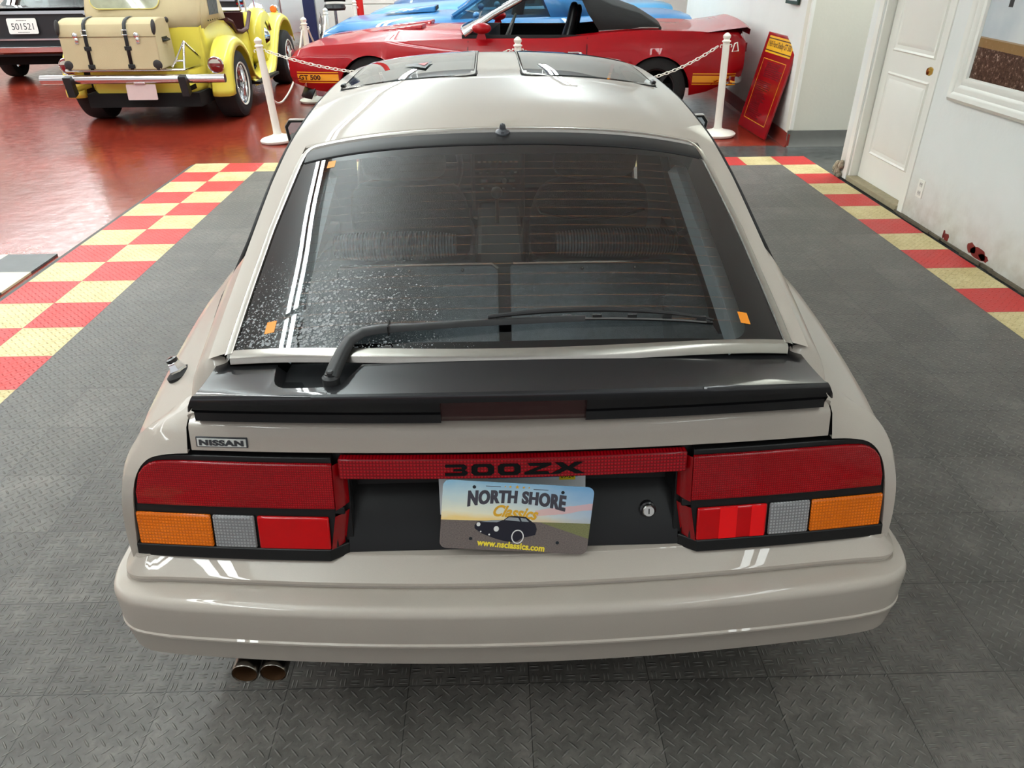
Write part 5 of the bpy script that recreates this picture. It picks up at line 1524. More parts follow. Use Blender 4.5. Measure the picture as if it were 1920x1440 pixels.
# gold stripe with thin outer lines, lettering
M_GOLD = mat('stripe_gold', rgb(238,160,28), rough=.35, coat=.6)
def side_x(s, z, off=.004):
    P = rsec(s); 
    for (w0,z0),(w1,z1) in zip(P, P[1:]):
        if z0 <= z <= z1: return -(w0 + (w1-w0)*(z-z0)/(z1-z0+1e-9)) - off
    return -P[3][0] - off
def stripe(s0, s1, z0, z1, name, mt, sgn=1, off=.004, slant=0.0):
    m = MB(); m.grid([[(s + slant*k/2, side_x(s, z0+(z1-z0)*k/2, off)*sgn, z0+(z1-z0)*k/2) for k in range(3)] for s in frange(s0, s1, max(3,int((s1-s0)/.035)))])
    return m.build(name, mt, rc_, smooth=60)
for sgn in (1,-1):
    for a, b in ((.09,.565),(1.32,3.66),(4.44,4.90)):
        stripe(a, b, .405, .475, 'gold_stripe', M_GOLD, sgn); stripe(a, b, .382, .393, 'gold_line', M_GOLD, sgn); stripe(a, b, .487, .498, 'gold_line', M_GOLD, sgn)
    t_ = stripe(.57, .585, .382, .498, 'stripe_break', P_RED, sgn, .005)
tx = fit(text_mb('GT 500', 1, bold=.03), .25, .052)
tx.v = [(.235 + x, side_x(max(.02,.235+x), .440+y, .008), .440 + y) for x, y, z in tx.v]; tx.build('lettering', mat('stripe_letter', rgb(60,14,14), rough=.4), rc_, smooth=0)
q = MB(); q.box((4.83, side_x(4.83,.44,.006), .44), (.13,.012,.045)); q.build('side_marker', mat('dark_red_lens', rgb(112,6,16)), rc_, smooth=0)
# door gaps, handle, trim
m = MB()
for s in (2.02, 3.30):
    m.tube([(s + (.0 if s < 3 else .04*0), side_x(s, z, .0005), z) for z in frange(.30, rsec(s)[5][1]+.03, 8)], .004, 5)
m.build('door_gap', M_DARK, rc_, smooth=0)
hn = MB(); hn.tube([(3.10, side_x(3.1,.70,.012)-.02, .70),(3.20, side_x(3.2,.70,.012)-.022, .702),(3.22, side_x(3.22,.70,.0), .70)], .011, 8); hn.ball((3.235, side_x(3.235,.69,.012), .685), (.022,.018,.022), 10, 8); hn.build('door_handle', M_CHROME, rc_, smooth=50)
for sgn in (1,-1):
    m = MB(); P = [(s, -sgn*(HW-.13-.00), rsec(s)[7][1]+.010) for s in frange(3.42, 4.05, 8)]
    m.tube(P, .010, 6); m.build('belt_trim', M_CHROME, rc_, smooth=50)
    mm = empty('side_mirror', (2.18, -sgn*(HW+.035), .905), 0, rc_)
    m = MB(); m.ball((0,0,.03), (.105,.07,.055), 16, 10); m.build('mirror_shell', P_RED, mm, smooth=60)
    m = MB(); m.hull8([(-.06,-.02,-.075),(.05,-.02,-.075),(.05,.02,-.075),(-.06,.02,-.075)], [(-.03,-.015,.0),(.03,-.015,.0),(.03,.015,.0),(-.03,.015,.0)]); m.build('mirror_foot', P_RED, mm, smooth=0)
# bumpers, lamps, chin spoiler
m = MB(); P = [(-.07 + .22*abs(u)**6, HW*.97*u, .56) for u in frange(-1,1,21)]
m.grid([[(x+.03, y, z-.04),(x, y, z-.02),(x, y, z+.02),(x+.03, y, z+.04)] for x, y, z in P]); m.build('front_bumper', M_CHROME, rc_, smooth=40, solid=.006)
m = MB(); m.grid([[(-.02 + .2*abs(u)**6, HW*.96*u, z) for z in (.34,.42,.47)] for u in frange(-1,1,21)]); m.build('grille_surround', M_CHROME, rc_, smooth=40, solid=.008)
m = MB(); m.grid([[(.06 + .22*abs(u)**6, HW*.93*u, .34), (-.02 + .22*abs(u)**6, HW*.93*u, .20)] for u in frange(-1,1,21)]); m.build('chin_spoiler', M_BLACKPL, rc_, smooth=40, solid=.015)
m = MB(); P = [(RL+.05 - .20*abs(u)**8, HW*.98*u, .44) for u in frange(-1,1,25)]
m.grid([[(x-.02, y, z-.07),(x+.01, y, z-.05),(x+.01, y, z+.04),(x-.02, y, z+.055)] for x, y, z in P]); m.build('rear_bumper', M_CHROME, rc_, smooth=40, solid=.006)
for sgn in (1,-1):
    m = MB(); m.box((RL+.02, sgn*.52, .74),(.02,.50,.09)); m.build('tail_lamp', mat('dark_red_lens', rgb(112,6,16)), rc_, smooth=0, bevel=.006)
    m = MB(); m.lathe([(.001,.03),(.07,.02),(.085,0)], 18, Matrix.Translation((-.005, sgn*.66, .62)) @ Matrix.Rotation(-PI/2,4,'Y')); m.build('headlamp', mat('lamp_glass', (.7,.72,.74), rough=.1, metal=.5), rc_, smooth=50)
    m = MB(); m.hull8([(.85,sgn*.30-.13,.86),(1.45,sgn*.30-.15,.89),(1.45,sgn*.30+.15,.89),(.85,sgn*.30+.13,.86)], [(1.0,sgn*.30-.11,.885),(1.45,sgn*.30-.13,.935),(1.45,sgn*.30+.13,.935),(1.0,sgn*.30+.11,.885)]); m.build('hood_scoop', P_RED, rc_, smooth=0, bevel=.015)
for s in (RWF, RWR):
    for sgn in (1,-1):
        w_ = wheel(rc_, (s, sgn*.76, .325), .33, .22, 'X', rim_mat=mat('dark_alloy', (.05,.05,.05), rough=.35, metal=.8)); w_.rotation_euler = (0,0, PI/2 if sgn > 0 else -PI/2)
# windshield, soft top, seats
gw = sheet_glass('red_car_glass', (.62,.70,.68), ior=2.0)
WB, WT_, ZT = .80, .62, 1.225
MB().grid([[(1.86 + .12*u*u, u*WB, .90), (2.23 + .06*u*u, u*(WB+WT_)/2, 1.07), (2.58, u*WT_, ZT-.03+.03*(1-u*u))] for u in frange(-1,1,11)]).build('windshield', gw, rc_, smooth=60)
m = MB()
for sgn in (1,-1): m.tube([(1.97, sgn*(WB+.015), .865), (2.28, sgn*((WB+WT_)/2+.02), 1.05), (2.60, sgn*(WT_+.015), ZT-.02)], .036, 10)
m.tube([(1.86 + .12*u*u, u*(WB+.01), .895) for u in frange(-1,1,13)], .014, 6); m.build('windshield_frame', M_CHROME, rc_, smooth=50)
M_TOP = mat('black_canvas', (.018,.018,.018), rough=.85, bump=.2, bscale=200)
m = MB(); rows = []
for s, z, w in ((2.55,ZT,.63),(2.75,ZT+.045,.66),(3.1,ZT+.06,.67),(3.35,ZT+.03,.67),(3.55,ZT-.05,.68)):
    rows.append([(s, u*w, z - .06*abs(u)**3) for u in frange(-1,1,13)])
for s, z, w in ((3.85,1.08,.70),(4.08,.955,.73)):
    rows.append([(s, u*w, z - .04*abs(u)**3) for u in frange(-1,1,13)])
m.grid(rows)
for sgn in (1,-1):
    m.grid([[(3.22, sgn*.675, ZT-.02),(3.40, sgn*.69, ZT-.04),(3.55, sgn*.70, ZT-.10),(3.85, sgn*.72, 1.05),(4.08, sgn*.745, .93)],
            [(3.30, sgn*.735, 1.06),(3.45, sgn*.745, 1.05),(3.60, sgn*.75, 1.02),(3.85, sgn*.76, .98),(4.08, sgn*.765, .915)],
            [(3.42, sgn*.785, .905),(3.52, sgn*.785, .91),(3.62, sgn*.785, .912),(3.85, sgn*.785, .915),(4.08, sgn*.78, .905)]])
    m.tube([(2.58, sgn*.655, ZT-.025),(2.9, sgn*.675, ZT+.0),(3.25, sgn*.68, ZT-.02)], .022, 6)
m.build('soft_top', M_TOP, rc_, smooth=45, solid=.012)
M_VIN = mat('black_vinyl', (.014,.014,.015), rough=.35)
m = MB(); m.box((2.95,0,.42),(2.0,1.5,.06)); m.box((2.10,0,.72),(.25,1.45,.30)); m.box((3.95,0,.70),(.10,1.45,.40))
for sgn in (1,-1): m.box((2.9, sgn*.80, .65),(1.9,.04,.42))
m.build('interior', mat('dark_interior', (.012,.012,.013), rough=.7), rc_, smooth=0)
def bucket(x, y, name, z0=.50, w=.24, h=.50):
    s_ = empty(name, (x, y, z0), 0, rc_)
    def ring(z, dx, ww, d): return [(dx + d*math.sin(a), ww*math.cos(a), z) for a in frange(0, 2*PI, 13)[:-1]]
    q = MB(); q.grid([ring(z, dx, ww, d) for z, dx, ww, d in ((0,.02,w*.9,.07),(.15,.05,w,.08),(.32,.09,w*.96,.075),(.42,.12,w*.62,.06),(h,.145,w*.60,.055),(h+.06,.15,w*.45,.04),(h+.075,.15,w*.2,.02))], closed=True, caps=True)
    q.build('backrest', M_VIN, s_, smooth=60, subsurf=1)
    q = MB(); q.box((-.25,0,.02),(.5,w*1.9,.14)); q.build('cushion', M_VIN, s_, smooth=0, bevel=.05, seg=3)
bucket(3.00, -.36, 'front_seat', .52, .24, .56); bucket(3.05, .36, 'front_seat', .52, .24, .50)
m = MB(); K = Matrix.Translation((2.42,-.36,.86)) @ Matrix.Rotation(math.radians(-65),4,'Y')
m.tube([K @ Vector((.19*math.cos(a), .19*math.sin(a), 0)) for a in frange(0,2*PI,25)], .012, 6, caps=False)
for a in (0, PI): m.tube([K @ Vector((0,0,-.03)), K @ Vector((.18*math.cos(a),.18*math.sin(a),0))], .010, 5)
m.build('steering_wheel', mat('wheel_grey', rgb(120,120,118), rough=.4), rc_, smooth=50)
m = MB(); m.grid([[(2.06+.02*i, -.30+.09*j, .965+.045*i) for j in range(3)] for i in range(3)]); m.build('price_card', mat('paper', rgb(222,222,226), rough=.6), rc_, smooth=0)

# ---------------------------------------------------------------- yellow roadster
P_YEL = car_paint('yellow_paint', rgb(228,212,84)); M_CANV = mat('beige_canvas', rgb(190,174,138), rough=.9, var=.06, vscale=6, bump=.25, bscale=260)
M_LEATH = mat('dark_leather', rgb(44,40,40), rough=.6, var=.3, vscale=30); M_STRAP = mat('black_strap', rgb(30,32,32), rough=.5)
yc_ = empty('roadster', (-3.81, 7.85, 0), math.radians(0.3))
tag(yc_, 'pale yellow vintage style roadster with a beige canvas top', 'car')
# tub: loft along local y
def yrow(y, w, zb, zt, tum=.92, n=7):
    half = [(w*.80, zb), (w*.96, zb+.06), (w, zb+(zt-zb)*.35), (w*(1+tum)/2+.01, zb+(zt-zb)*.7), (w*tum, zt)]
    return [(-x, y, z) for x, z in half[::-1]] + [(x, y, z) for x, z in half]
m = MB(); m.grid([yrow(-.56,.50,.27,.56,.98), yrow(-.50,.55,.27,.565,1.0), yrow(-.275,.60,.27,.575,1.0), yrow(-.24,.625,.27,.955,.96), yrow(-.12,.64,.27,.975,.95), yrow(.10,.62,.28,1.0,.95), yrow(.60,.64,.28,.96,.96), yrow(.95,.64,.28,.80,.98), yrow(1.35,.63,.28,.80,.98), yrow(1.62,.60,.28,.98,.92), yrow(1.75,.56,.28,1.0,.90)])
a_ = yrow(-.56,.50,.26,.56,.98); m.add(a_, [tuple(range(len(a_)))]); a_ = yrow(-.24,.625,.27,.955,.96); m.add(a_, [tuple(range(len(a_)))]); m.build('body_tub', P_YEL, yc_, smooth=45)
m = MB(); m.grid([yrow(1.75,.55,.30,1.0,.88), yrow(2.2,.44,.36,.98,.85), yrow(2.95,.34,.40,.94,.85)]); b_ = yrow(2.95,.34,.40,.94,.85)
m.grid([[a, ( -a[0], a[1], a[2])] for a in [(-.48,1.75,1.0),(-.37,2.2,.98),(-.29,2.95,.94)]]); m.build('engine_hood', P_YEL, yc_, smooth=45)
m = MB(); m.box((0,2.98,.66),(.62,.06,.62)); m.build('radiator', M_CHROME, yc_, smooth=0, bevel=.04)
m = MB(); m.box((0,1.2,.27),(1.2,3.6,.14)); m.box((0,-.25,.28),(1.10,.6,.08)); m.build('chassis', M_DARK, yc_, smooth=0)
M_OX = mat('oxblood_leather', rgb(70,26,26), rough=.5)
m = MB(); m.box((0,1.1,.60),(1.16,1.1,.10)); m.box((0,.50,.80),(1.1,.18,.5)); m.box((0,1.60,.88),(1.1,.06,.22))
for s in (1,-1): m.tube([(s*.64,y,z) for y,z in ((.62,.97),(.80,.93),(.92,.82),(1.15,.795),(1.38,.815),(1.50,.90),(1.60,.99))], .026, 8)
m.build('cockpit_lining', M_OX, yc_, smooth=40)
for s in (1,-1):
    m = MB(); m.grid([[(s*.60, y, .45), (s*.60, y, .80)] for y in (.8, 1.2, 1.55)]); m.build('inner_door', M_OX, yc_, smooth=0)
# fenders
def fender(name, s, pts, w0, w1, rise=.05):
    """pts: side profile (y,z) of the crown"""
    m = MB(); rows = []
    for y, z in pts:
        rows.append([(s*w0, y, z-.02), (s*(w0+.02), y, z), (s*((w0+w1)/2), y, z+rise*.25), (s*(w1-.06), y, z), (s*(w1-.015), y, z-.03), (s*w1, y, z-.09)])
    m.grid(rows); return m.build(name, P_YEL, yc_, smooth=50, solid=.012)
def arc_pts(cy, cz, R, a0, a1, n): return [(cy + R*math.cos(math.radians(a)), cz + R*math.sin(math.radians(a))) for a in frange(a0, a1, n)]
for s in (1,-1):
    P = [(-.455,.28),(-.455,.34)] + [(y, z) for y, z in arc_pts(.02,.38,.455,180,50,12)] + [(.40,.66),(.48,.52),(.55,.38),(.72,.30)]
    m = MB(); rows = []
    for i, (y, z) in enumerate(P):
        ny = y - .02; nzv = z - .36; l_ = math.hypot(ny, nzv) or 1; ny /= l_; nzv /= l_
        rows.append([(s*.685, y - ny*.03, z - nzv*.03), (s*.705, y, z), (s*.77, y + ny*.012, z + nzv*.012), (s*.87, y, z), (s*.905, y - ny*.03, z - nzv*.03), (s*.915, y - ny*.09, z - nzv*.09)])
    m.grid(rows); m.build('rear_fender', P_YEL, yc_, smooth=55, solid=.012)
    P = [(.72,.30),(1.25,.28),(1.6,.30),(1.82,.42),(2.02,.62),(2.22,.80),(2.42,.89),(2.60,.91),(2.78,.87),(2.92,.76),(3.0,.60)]
    rows = []; m = MB()
    for q in spline([(0,y,z) for y,z in P], 3):
        y, z = q.y, q.z
        rows.append([(s*.56, y, z-.03), (s*.60, y, z), (s*.69, y, z+.012), (s*.78, y, z), (s*.825, y, z-.03), (s*.832, y, z-.08)])
    m.grid(rows); m.build('front_fender', P_YEL, yc_, smooth=55, solid=.012)
    # side-mounted spare in its yellow cover
    sp_ = empty('spare_wheel', (s*.625, 1.93, .67), 0, yc_)
    m = MB(); K = Matrix.Rotation(PI/2*s, 4, 'Y'); m.lathe([(.20,.13),(.31,.12),(.345,.08),(.355,0),(.345,-.10),(.30,-.13),(.10,-.13)], 36, K); m.build('spare_cover', P_YEL, sp_, smooth=40)
    m = MB(); m.lathe([(.21,.125),(.19,.10),(.12,.09),(.06,.14),(.001,.15)], 28, K); m.build('spare_hub', M_CHROME, sp_, smooth=40)
    if s > 0:
        mr = empty('side_mirror', (.625, 1.93, 1.03), 0, yc_)
        MB().tube([(0,0,-.01),(0,-.01,.12)], .008, 8).build('mirror_stem', M_CHROME, mr, smooth=40)
        MB().lathe([(.001,.012),(.05,.006),(.062,-.004),(.055,-.03),(.001,-.045)], 22, Matrix.Translation((0,-.03,.17)) @ Matrix.Rotation(PI/2,4,'X')).build('mirror_head', M_CHROME, mr, smooth=50)
    m = MB(); m.box((s*.74,1.18,.255),(.30,.95,.03)); m.build('running_board', M_RUBBER, yc_, smooth=0)
    lp = MB(); lp.lathe([(.001,.03),(.05,.025),(.06,0),(.05,-.05),(.02,-.08)], 20, Matrix.Translation((s*.70,2.62,.965)) @ Matrix.Rotation(PI/2,4,'X')); lp.build('turn_lamp', M_CHROME, yc_, smooth=50)
    ln = MB(); ln.lathe([(.001,.022),(.042,.016),(.047,.0)], 18, Matrix.Translation((s*.70,2.575,.965)) @ Matrix.Rotation(PI/2,4,'X')); ln.build('turn_lens', mat('orange_lens', rgb(214,104,40), rough=.2), yc_, smooth=50)
    hd_ = MB(); hd_.lathe([(.001,.10),(.11,.08),(.125,.0),(.10,-.10),(.03,-.17)], 24, Matrix.Translation((s*.36,2.95,.92)) @ Matrix.Rotation(-PI/2,4,'X')); hd_.build('headlamp', M_CHROME, yc_, smooth=50)
    # round tail lamp on the fender
    tl = empty('tail_lamp', (s*.79, -.46, .60), 0, yc_)
    K = Matrix.Rotation(PI/2,4,'X')
    MB().lathe([(.085,-.02),(.088,.02),(.080,.03),(.072,.022)], 28, K).build('lamp_rim', M_CHROME, tl, smooth=40)
    m = MB(); m.lathe([(.001,.045),(.04,.040),(.07,.028),(.076,.015)], 28, K); m.build('lamp_lens', mat('round_red_lens', rgb(120,14,20), rough=.15, coat=1.0), tl, smooth=60)
    m = MB(); m.add([(.062*math.cos(a), -.046+.02*0-.0, .022+.04*math.sin(a)) for a in frange(0, PI, 9)], [tuple(range(9))]); m.build('reverse_lens', mat('clear_lens_plain', rgb(190,186,176), rough=.2), tl, smooth=0)
for y in (0.02, 2.62):
    for s in (1,-1):
        w_ = wheel(yc_, (s*(.765 if y < 1 else .70), y, .345), .355, .26, 'X', rimfrac=.60, rim_mat=M_CHROME, spokes=14, white=True)
        if s < 0: w_.rotation_euler = (0,0,PI)
# rear bumper tube with two overriders, rack and plate
m = MB(); m.tube([(-.98,-.70,.50),(0,-.72,.50),(.94,-.70,.50)], .045, 14); m.build('rear_bumper', M_CHROME, yc_, smooth=50)
for x in (-.665, .525):
    m = MB(); m.hull8([(x-.04,-.79,.33),(x+.04,-.79,.33),(x+.04,-.70,.36),(x-.04,-.70,.36)], [(x-.05,-.80,.53),(x+.03,-.80,.53),(x+.03,-.72,.54),(x-.05,-.72,.54)]); m.build('overrider', M_BLACKPL, yc_, smooth=0, bevel=.008)
    MB().box((x,-.55,.40),(.05,.36,.05)).build('bumper_bracket', M_CHROME, yc_, smooth=0)
m = MB(); m.tube([(-.74,-.62,.575),(.50,-.62,.575)], .016, 8); m.tube([(-.74,-.62,.575),(-.74,-.1,.575)], .012, 8); m.tube([(.50,-.62,.575),(.55,-.1,.575)], .012, 8)
m.tube([(.50,-.62,.575),(.53,-.56,.84),(.56,-.15,.60)], .013, 8); m.tube([(.50,-.60,.66),(.42,-.60,.66),(.375,-.61,.60)], .013, 8); m.tube([(.53,-.56,.84),(.42,-.60,.66)], .010, 8)
for x in (-.5,-.25,0,.25): m.tube([(x,-.62,.575),(x,-.15,.575)], .010, 6)
m.build('luggage_rack', M_CHROME, yc_, smooth=50)
m = MB(); m.prism(rrect(-.155,.155,-.0765,.0765,.01), .006, frame_matrix((.055,-.745,.375), (1,0,0), (0,.12,1))); m.build('blank_plate', mat('faded_plate', rgb(206,180,176), rough=.5, var=.06, vscale=20), yc_, smooth=0)
m = MB(); m.box((.055,-.735,.465),(.12,.05,.025)); m.build('plate_lamp', M_CHROME, yc_, smooth=0, bevel=.006)
# soft top with rear and side windows
m = MB(); rows = []
for y, z, w in ((-.26,.95,.60),(-.22,1.10,.62),(-.14,1.32,.62),(.02,1.46,.60),(.35,1.52,.60),(.9,1.52,.58),(1.5,1.44,.56)):
    r = [(-w*1.0, y + (.10 if y < 0 else 0), z-.05 if z < 1.4 else z - .10)] + [(w*u, y + .06*u*u*(1 if y < .1 else 0), z - (.03*u*u if z > 1.2 else 0)) for u in frange(-.94,.94,9)] + [(w, y + (.10 if y < 0 else 0), z-.05 if z < 1.4 else z - .10)]
    rows.append(r)
m.grid(rows)
for s in (1,-1):
    m.grid([[(s*.60,-.18,.90),(s*.625,.05,.965),(s*.63,.35,.985),(s*.635,.60,.985)], [(s*.62,-.12,1.10),(s*.635,.05,1.10),(s*.635,.35,1.10),(s*.635,.54,1.10)], [(s*.62,-.02,1.30),(s*.62,.1,1.30),(s*.62,.3,1.30),(s*.62,.46,1.30)], [(s*.60,.05,1.44),(s*.60,.15,1.46),(s*.60,.3,1.47),(s*.60,.42,1.47)]], flip=(s<0))
top_o = m.build('canvas_top', M_CANV, yc_, smooth=50, solid=.01)
m = MB(); m.prism(rrect(-.36,.36,-.115,.115,.09,6), .004, frame_matrix((-.14,-.178,1.245), (1,0,0), (0,.34,1))); m.build('rear_window', mat('rear_pane', rgb(150,152,128), rough=.06, coat=1.0, var=.5, vscale=7), top_o, smooth=0)
m = MB()
P = [Vector((x,y,.003)) for x,y in rrect(-.365,.365,-.12,.12,.09,6)]; P.append(P[0]); Mw = frame_matrix((-.14,-.178,1.245), (1,0,0), (0,.34,1)); m.tube([Mw @ p for p in P], .006, 6, caps=False); m.build('window_piping', mat('piping_yellow', rgb(206,190,110), rough=.6), top_o, smooth=50)
m = MB()
for k in range(7): m.box((.643, .10+.045*k, 1.16), (.012,.018,.22), Matrix.Rotation(-.12,3,'X'))
build_split(m, 'side_louvre', mat('louvre_grey', rgb(96,100,100), rough=.4), top_o, smooth=0)
m = MB()
for k in range(8): m.ball((.632, .02+.075*k, .998), .008, 8, 5)
build_split(m, 'snap_button', M_DARK, top_o, smooth=50)
m = MB(); m.tube([(-.52,1.66,1.0),(-.50,1.60,1.34),(.50,1.60,1.34),(.52,1.66,1.0)], .016, 8); m.build('windshield_frame', M_CHROME, yc_, smooth=50)
m = MB(); m.tube([(.60,1.62,.99),(.60,1.55,1.30)], .013, 8); m.build('windshield_post', M_WHITE, yc_, smooth=50)
# travelling trunk strapped to the rack
tk = empty('travel_trunk', (-3.965, 7.345, .593), math.radians(0.3))
tag(tk, 'beige canvas travelling trunk with dark straps on the rear rack of the yellow roadster', 'trunk')
def trunk_row(x, k=1.0):
    P = [(-.235,0),(-.235,.30)] + [(-.235 + .42*.5*(1-math.cos(a)), .30 + .165*math.sin(a)) for a in frange(.25, PI-.25, 9)] + [(.235-.05,.30),(.235-.05,0)]
    P = [(-.245,0.0),(-.215,.315),(-.21,.37),(-.185,.425),(-.14,.457),(-.07,.474),(.02,.478),(.12,.470),(.17,.445),(.19,.40),(.20,0)]
    return [(x, y*k, z) for y, z in P]
m = MB(); m.grid([trunk_row(-.505), trunk_row(.475)], closed=True, caps=True); m.build('trunk_shell', M_CANV, tk, smooth=30, bevel=.012)
m = MB(); m.box((-.015,-.2165,.312),(.985,.006,.006)); m.build('lid_seam', mat('seam_brown', rgb(120,100,70), rough=.8), tk, smooth=0)
for x in (-.235, .175):
    st_ = empty('strap', (x,0,0), 0, tk)
    m = MB(); m.grid([[(-.018,y-.006,z+.004),(.018,y-.006,z+.004)] for y, z in ((-.245,.0),(-.215,.315),(-.21,.37),(-.185,.428),(-.14,.460),(-.07,.477),(.02,.482))]); m.build('strap_band', M_STRAP, st_, smooth=40, solid=.004)
    for z in (.035,.205): MB().box((0,-.250+z*.095,z),(.072,.010,.040)).build('strap_loop', M_STRAP, st_, smooth=0, bevel=.006)
    m = MB(); m.tube([(-.026,-.230,.33),(.026,-.230,.33),(.026,-.226,.375),(-.026,-.226,.375),(-.026,-.230,.33)], .004, 6); m.build('buckle', M_CHROME, st_, smooth=40)
for x in (-.335, .285):
    m = MB(); m.ball((x,-.228,.325),(.028,.010,.03),12,8); m.ball((x+.008,-.232,.285),(.020,.010,.025),12,8); m.box((x+.004,-.226,.30),(.03,.008,.10)); m.build('latch', M_CHROME, tk, smooth=40)
m = MB()
for sx, x in ((-1,-.50),(1,.47)):
    m.ball((x-sx*.0,-.205,.40),(.022,.03,.075),12,8,Matrix.Rotation(-.3,3,'X')); m.ball((x-sx*.03,-.236,.045),(.05,.012,.05),12,8)
m.ball((.47,.17,.44),(.02,.04,.03),10,6); build_split(m, 'corner_guard', M_LEATH, tk, smooth=50)
hb_ = MB(); hb_.tube([(.482,-.06,.27),(.505,-.05,.265),(.505,.05,.265),(.482,.06,.27)], .012, 6); hb_.box((.478,0,.27),(.01,.13,.05)); hb_.build('side_handle', M_STRAP, tk, smooth=40)

# ---------------------------------------------------------------- dark cars at the back left
P_NVY = car_paint('black_paint', rgb(16,17,22)); P_GRY = car_paint('pearl_grey_paint', rgb(186,190,192))
M_TAILP = mat('tail_panel_black', rgb(34,36,40), rough=.45)

bk_ = road_car('coupe', (-7.02, 15.4, 0), math.radians(-90+4), 'black coupe with a white number plate at the left edge of the photo', P_NVY, L=4.9, hw=.96, deck=.98, belt=.98, hood=1.0, roof=1.42, tail_dark=M_TAILP, front=False, lamps_red=False)
# tail details of the black coupe (local x runs to the tail)
Lb = 4.9
m = MB(); m.grid([[(Lb+.012, u*.90, .945+.02), (Lb+.012, u*.90, .925)] for u in frange(-1,1,9)]); m.build('tail_trim', M_CHROME, bk_, smooth=0, solid=.02)
m = MB(); m.box((Lb+.012, 0, .60), (.025, 1.8, .022)); m.build('tail_trim', M_CHROME, bk_, smooth=0)
m = MB(); m.box((Lb-.25, 0, 1.0), (.5, 1.6, .02)); m.build('deck_edge', P_NVY, bk_, smooth=0, bevel=.01)
m = MB(); K = frame_matrix((Lb+.03, -.04, .775), (0,1,0), (-.1,0,1)); m.prism(rrect(-.20,.20,-.10,.10,.02), .004, K); pb = m.build('number_plate', mat('plate_white2', rgb(232,232,228), rough=.4), bk_, smooth=0)
m = fit(text_mb('501521', 1, bold=.005), .30, .085); m.xf(K @ Matrix.Translation((0,-.005,.0048))); m.build('lettering', mat('plate_ink', rgb(60,64,64), rough=.5), pb, smooth=0)
m = MB()
for k in range(7): m.box((-.06+.02*k, .072, .0048), (.012,.010,.0006))
for k in range(8): m.box((-.07+.02*k, -.078, .0048), (.013,.008,.0006))
m.xf(K); m.build('plate_small_print', mat('plate_ink', rgb(60,64,64)), pb, smooth=0)
m = fit(text_mb('Barracuda', 1, shear=.2), .28, .05); m.xf(frame_matrix((Lb+.018, .55, .76), (0,1,0), (0,0,1))); m.build('script_badge', mat('badge_grey', rgb(150,152,154), rough=.4), bk_, smooth=0)

# grey finned saloon behind the roadster
gs = empty('saloon', (-4.88, 12.9, 0), math.radians(-4)); gs.scale = (.72, 1, 1)
tag(gs, 'pearl grey finned saloon with a dark tail and chrome lamp stack behind the yellow roadster', 'car')
# local x right, y forward, tail at y=0
gr = []
def grow(y):
    k = min(1, y/.25)
    z = itp(y, [0,.4,1.6,4.9], [1.12,1.10,1.02,.98]); w = .96*(.93+.07*k)
    h = [(w-.06,.26),(w,.45),(w+.01,.70),(w-.02,.92),(w-.05,z-.03),(w-.09,z),(w-.16,z-.03),(w*.62,z-.03),(0,z)]
    return [(-x,y,zz) for x,zz in h] + [(x,y,zz) for x,zz in h[-2::-1]]
rows = []
for y in sorted(set(frange(0,4.9,30) + [1.15 - .38*math.cos(PI*k/16) for k in range(17)])):
    r = grow(y); d = abs(y-1.15)
    zb = .30 + math.sqrt(.38**2 - d*d) if d < .38 else 0
    rows.append([(x,yy,max(z,zb)) for x,yy,z in r])
m = MB(); m.grid(rows); m.build('body', P_GRY, gs, smooth=40)
m = MB(); P = grow(0); m.add(P, [tuple(range(len(P)))]); m.build('tail_panel', M_TAILP, gs, smooth=0)
m = MB(); m.box((0,2.4,.32),(1.5,4.2,.16)); m.box((0,1.15,.5),(1.3,.85,.4)); m.build('underbody', M_DARK, gs, smooth=0)
for z in (.62,.80,.97): MB().box((0,-.02,z),(1.5,.03,.022)).build('tail_trim', M_CHROME, gs, smooth=0)
m = MB(); m.grid([[(u*.97,-.10+.10*abs(u)**5,z) for z in (.38,.42,.50,.54)] for u in frange(-1,1,15)]); m.build('bumper', M_CHROME, gs, smooth=40, solid=.03)
m = MB(); m.grid([[(u*1.0,-.05+.10*abs(u)**5,z) for z in (.56,.585,.61)] for u in frange(-1,1,15)]); m.build('bumper_strip', M_CHROME, gs, smooth=40, solid=.02)
for s in (1,-1):
    tl = empty('tail_lamp', (s*.80,-.03,.62), 0, gs)
    m = MB()
    for z, r in ((0,.115),(.11,.10),(.20,.09),(.28,.085),(.36,.10),(.42,.07)): m.lathe([(.001,-.02),(r,-.02),(r,.012),(.001,.012)], 18, Matrix.Translation((0,0,z)))
    m.build('chrome_stack', M_CHROME, tl, smooth=40)
    m = MB(); m.lathe([(.001,.0),(.082,.0),(.082,.27),(.001,.27)], 18, Matrix.Translation((0,0,.05))); m.build('lamp_lens', mat('dark_red_lens', rgb(112,6,16)), tl, smooth=40)
    w_ = wheel(gs, (s*.86, 1.15, .33), .34, .20, 'X', rim_mat=M_CHROME, white=True)
    w_.rotation_euler = (0,0,PI if s < 0 else 0)
    w_ = wheel(gs, (s*.86, 4.1, .33), .34, .20, 'X', rim_mat=M_CHROME, white=True)
    w_.rotation_euler = (0,0,PI if s < 0 else 0)
    m = MB(); P = [(s*.975, 1.15+.40*math.cos(a), .31+.40*math.sin(a)) for a in frange(0,PI,15)]; m.tube(P, .014, 6); m.build('arch_trim', M_CHROME, gs, smooth=40)
    m = MB(); m.grid([[(s*.982, 1.62+.02*k, z) for k in (0,1,3)] for z in (.40,.70,.92)]); m.build('maroon_flash', mat('maroon_paint', rgb(110,18,30), rough=.3), gs, smooth=0)
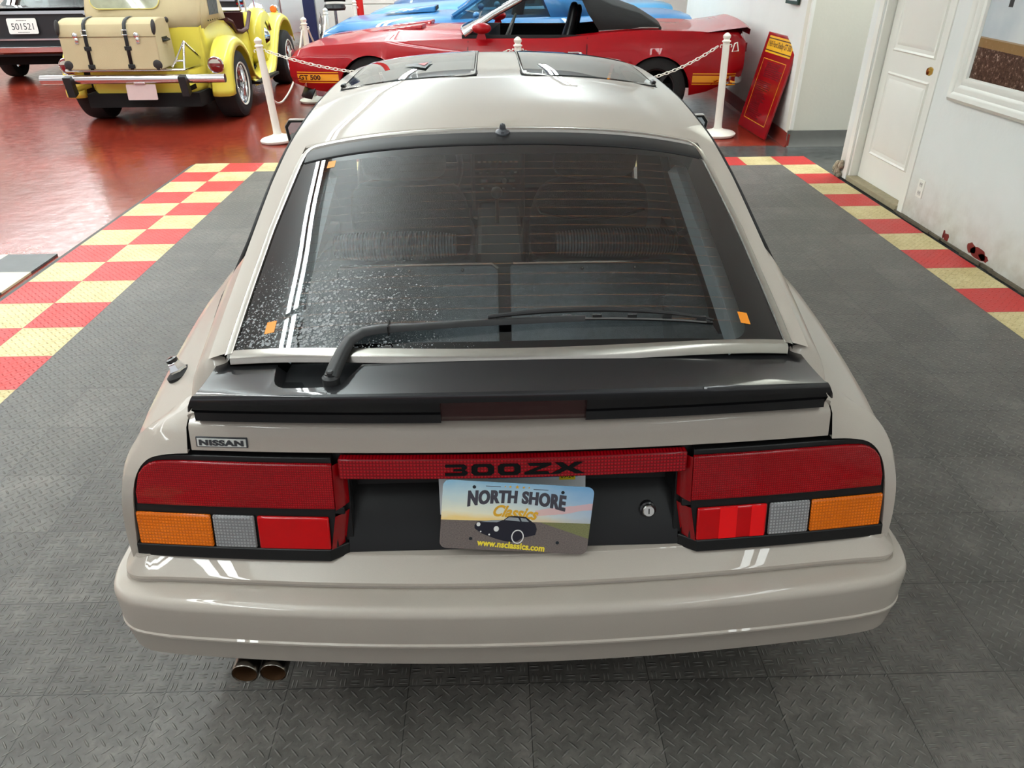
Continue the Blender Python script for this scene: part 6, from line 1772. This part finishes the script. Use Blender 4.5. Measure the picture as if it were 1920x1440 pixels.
m = MB(); m.grid([[(x,y,z) for x in frange(-.62,.62,7)] for y,z in ((1.3,1.02),(1.9,1.40),(3.2,1.42),(3.9,1.0))]); m.build('roof', P_GRY, gs, smooth=40, solid=.02)

# ---- lift column, red post, bar stand in the background
cl = empty('lift_column', (-3.22, 13.2, -.008)); tag(cl, 'navy blue steel lift column behind the far white posts', 'lift column')
MB().box((0,0,1.45),(.20,.18,2.9)).build('column', mat('navy_paint', rgb(28,34,72), rough=.35), cl, smooth=0, bevel=.01)
MB().box((0,0,.01),(.45,.45,.02)).build('base_plate', mat('navy_paint', rgb(28,34,72)), cl, smooth=0)
MB().box((.105,0,1.4),(.015,.06,2.6)).build('guide_rail', mat('rail_grey', rgb(150,150,150), rough=.4), cl, smooth=0)
rp_ = empty('red_post', (-2.62, 14.9, -.008)); tag(rp_, 'thin bright red steel post in front of the white garage door', 'post')
MB().tube([(0,0,0),(0,0,2.9)], .07, 14).build('post', mat('post_red', rgb(206,28,20), rough=.4), rp_, smooth=40)
MB().box((0,0,.01),(.3,.3,.02)).build('base_plate', mat('post_red', rgb(206,28,20)), rp_, smooth=0)
stn = empty('bar_stool', (-3.05, 14.6, -.008)); tag(stn, 'black stool between the navy column and the far white post', 'stool')
MB().lathe([(.001,.02),(.20,.02),(.21,.0),(.19,-.02),(.04,-.02)], 20, Matrix.Translation((0,0,.04))).build('base', M_BLACKPL, stn, smooth=40)
MB().tube([(0,0,.03),(0,0,.72)], .03, 10).build('stem', M_CHROME, stn, smooth=40)
MB().lathe([(.001,.72),(.19,.72),(.21,.76),(.19,.82),(.001,.83)], 22).build('seat', M_VIN, stn, smooth=40)
MB().grid([[(.20*math.cos(a),.20*math.sin(a),z) for a in frange(.3,PI-.3,9)] for z in (.86,1.0,1.12)]).build('backrest', M_VIN, stn, smooth=60, solid=.03)
# ---- small framed notices on the showroom wall, cut by the top edge of the photo
fr_ = empty('notice_frame', (2.808, 6.47, 1.315)); tag(fr_, 'small dark green framed notice on the white wall above the red sign board', 'notice')
MB().box((-.004,0,0),(.02,.33,.26)).build('frame', mat('frame_green', rgb(30,58,46), rough=.4), fr_, smooth=0, bevel=.003)
MB().box((-.0155,0,0),(.003,.26,.20)).build('paper', mat('paper', rgb(222,222,226), rough=.6), fr_, smooth=0)
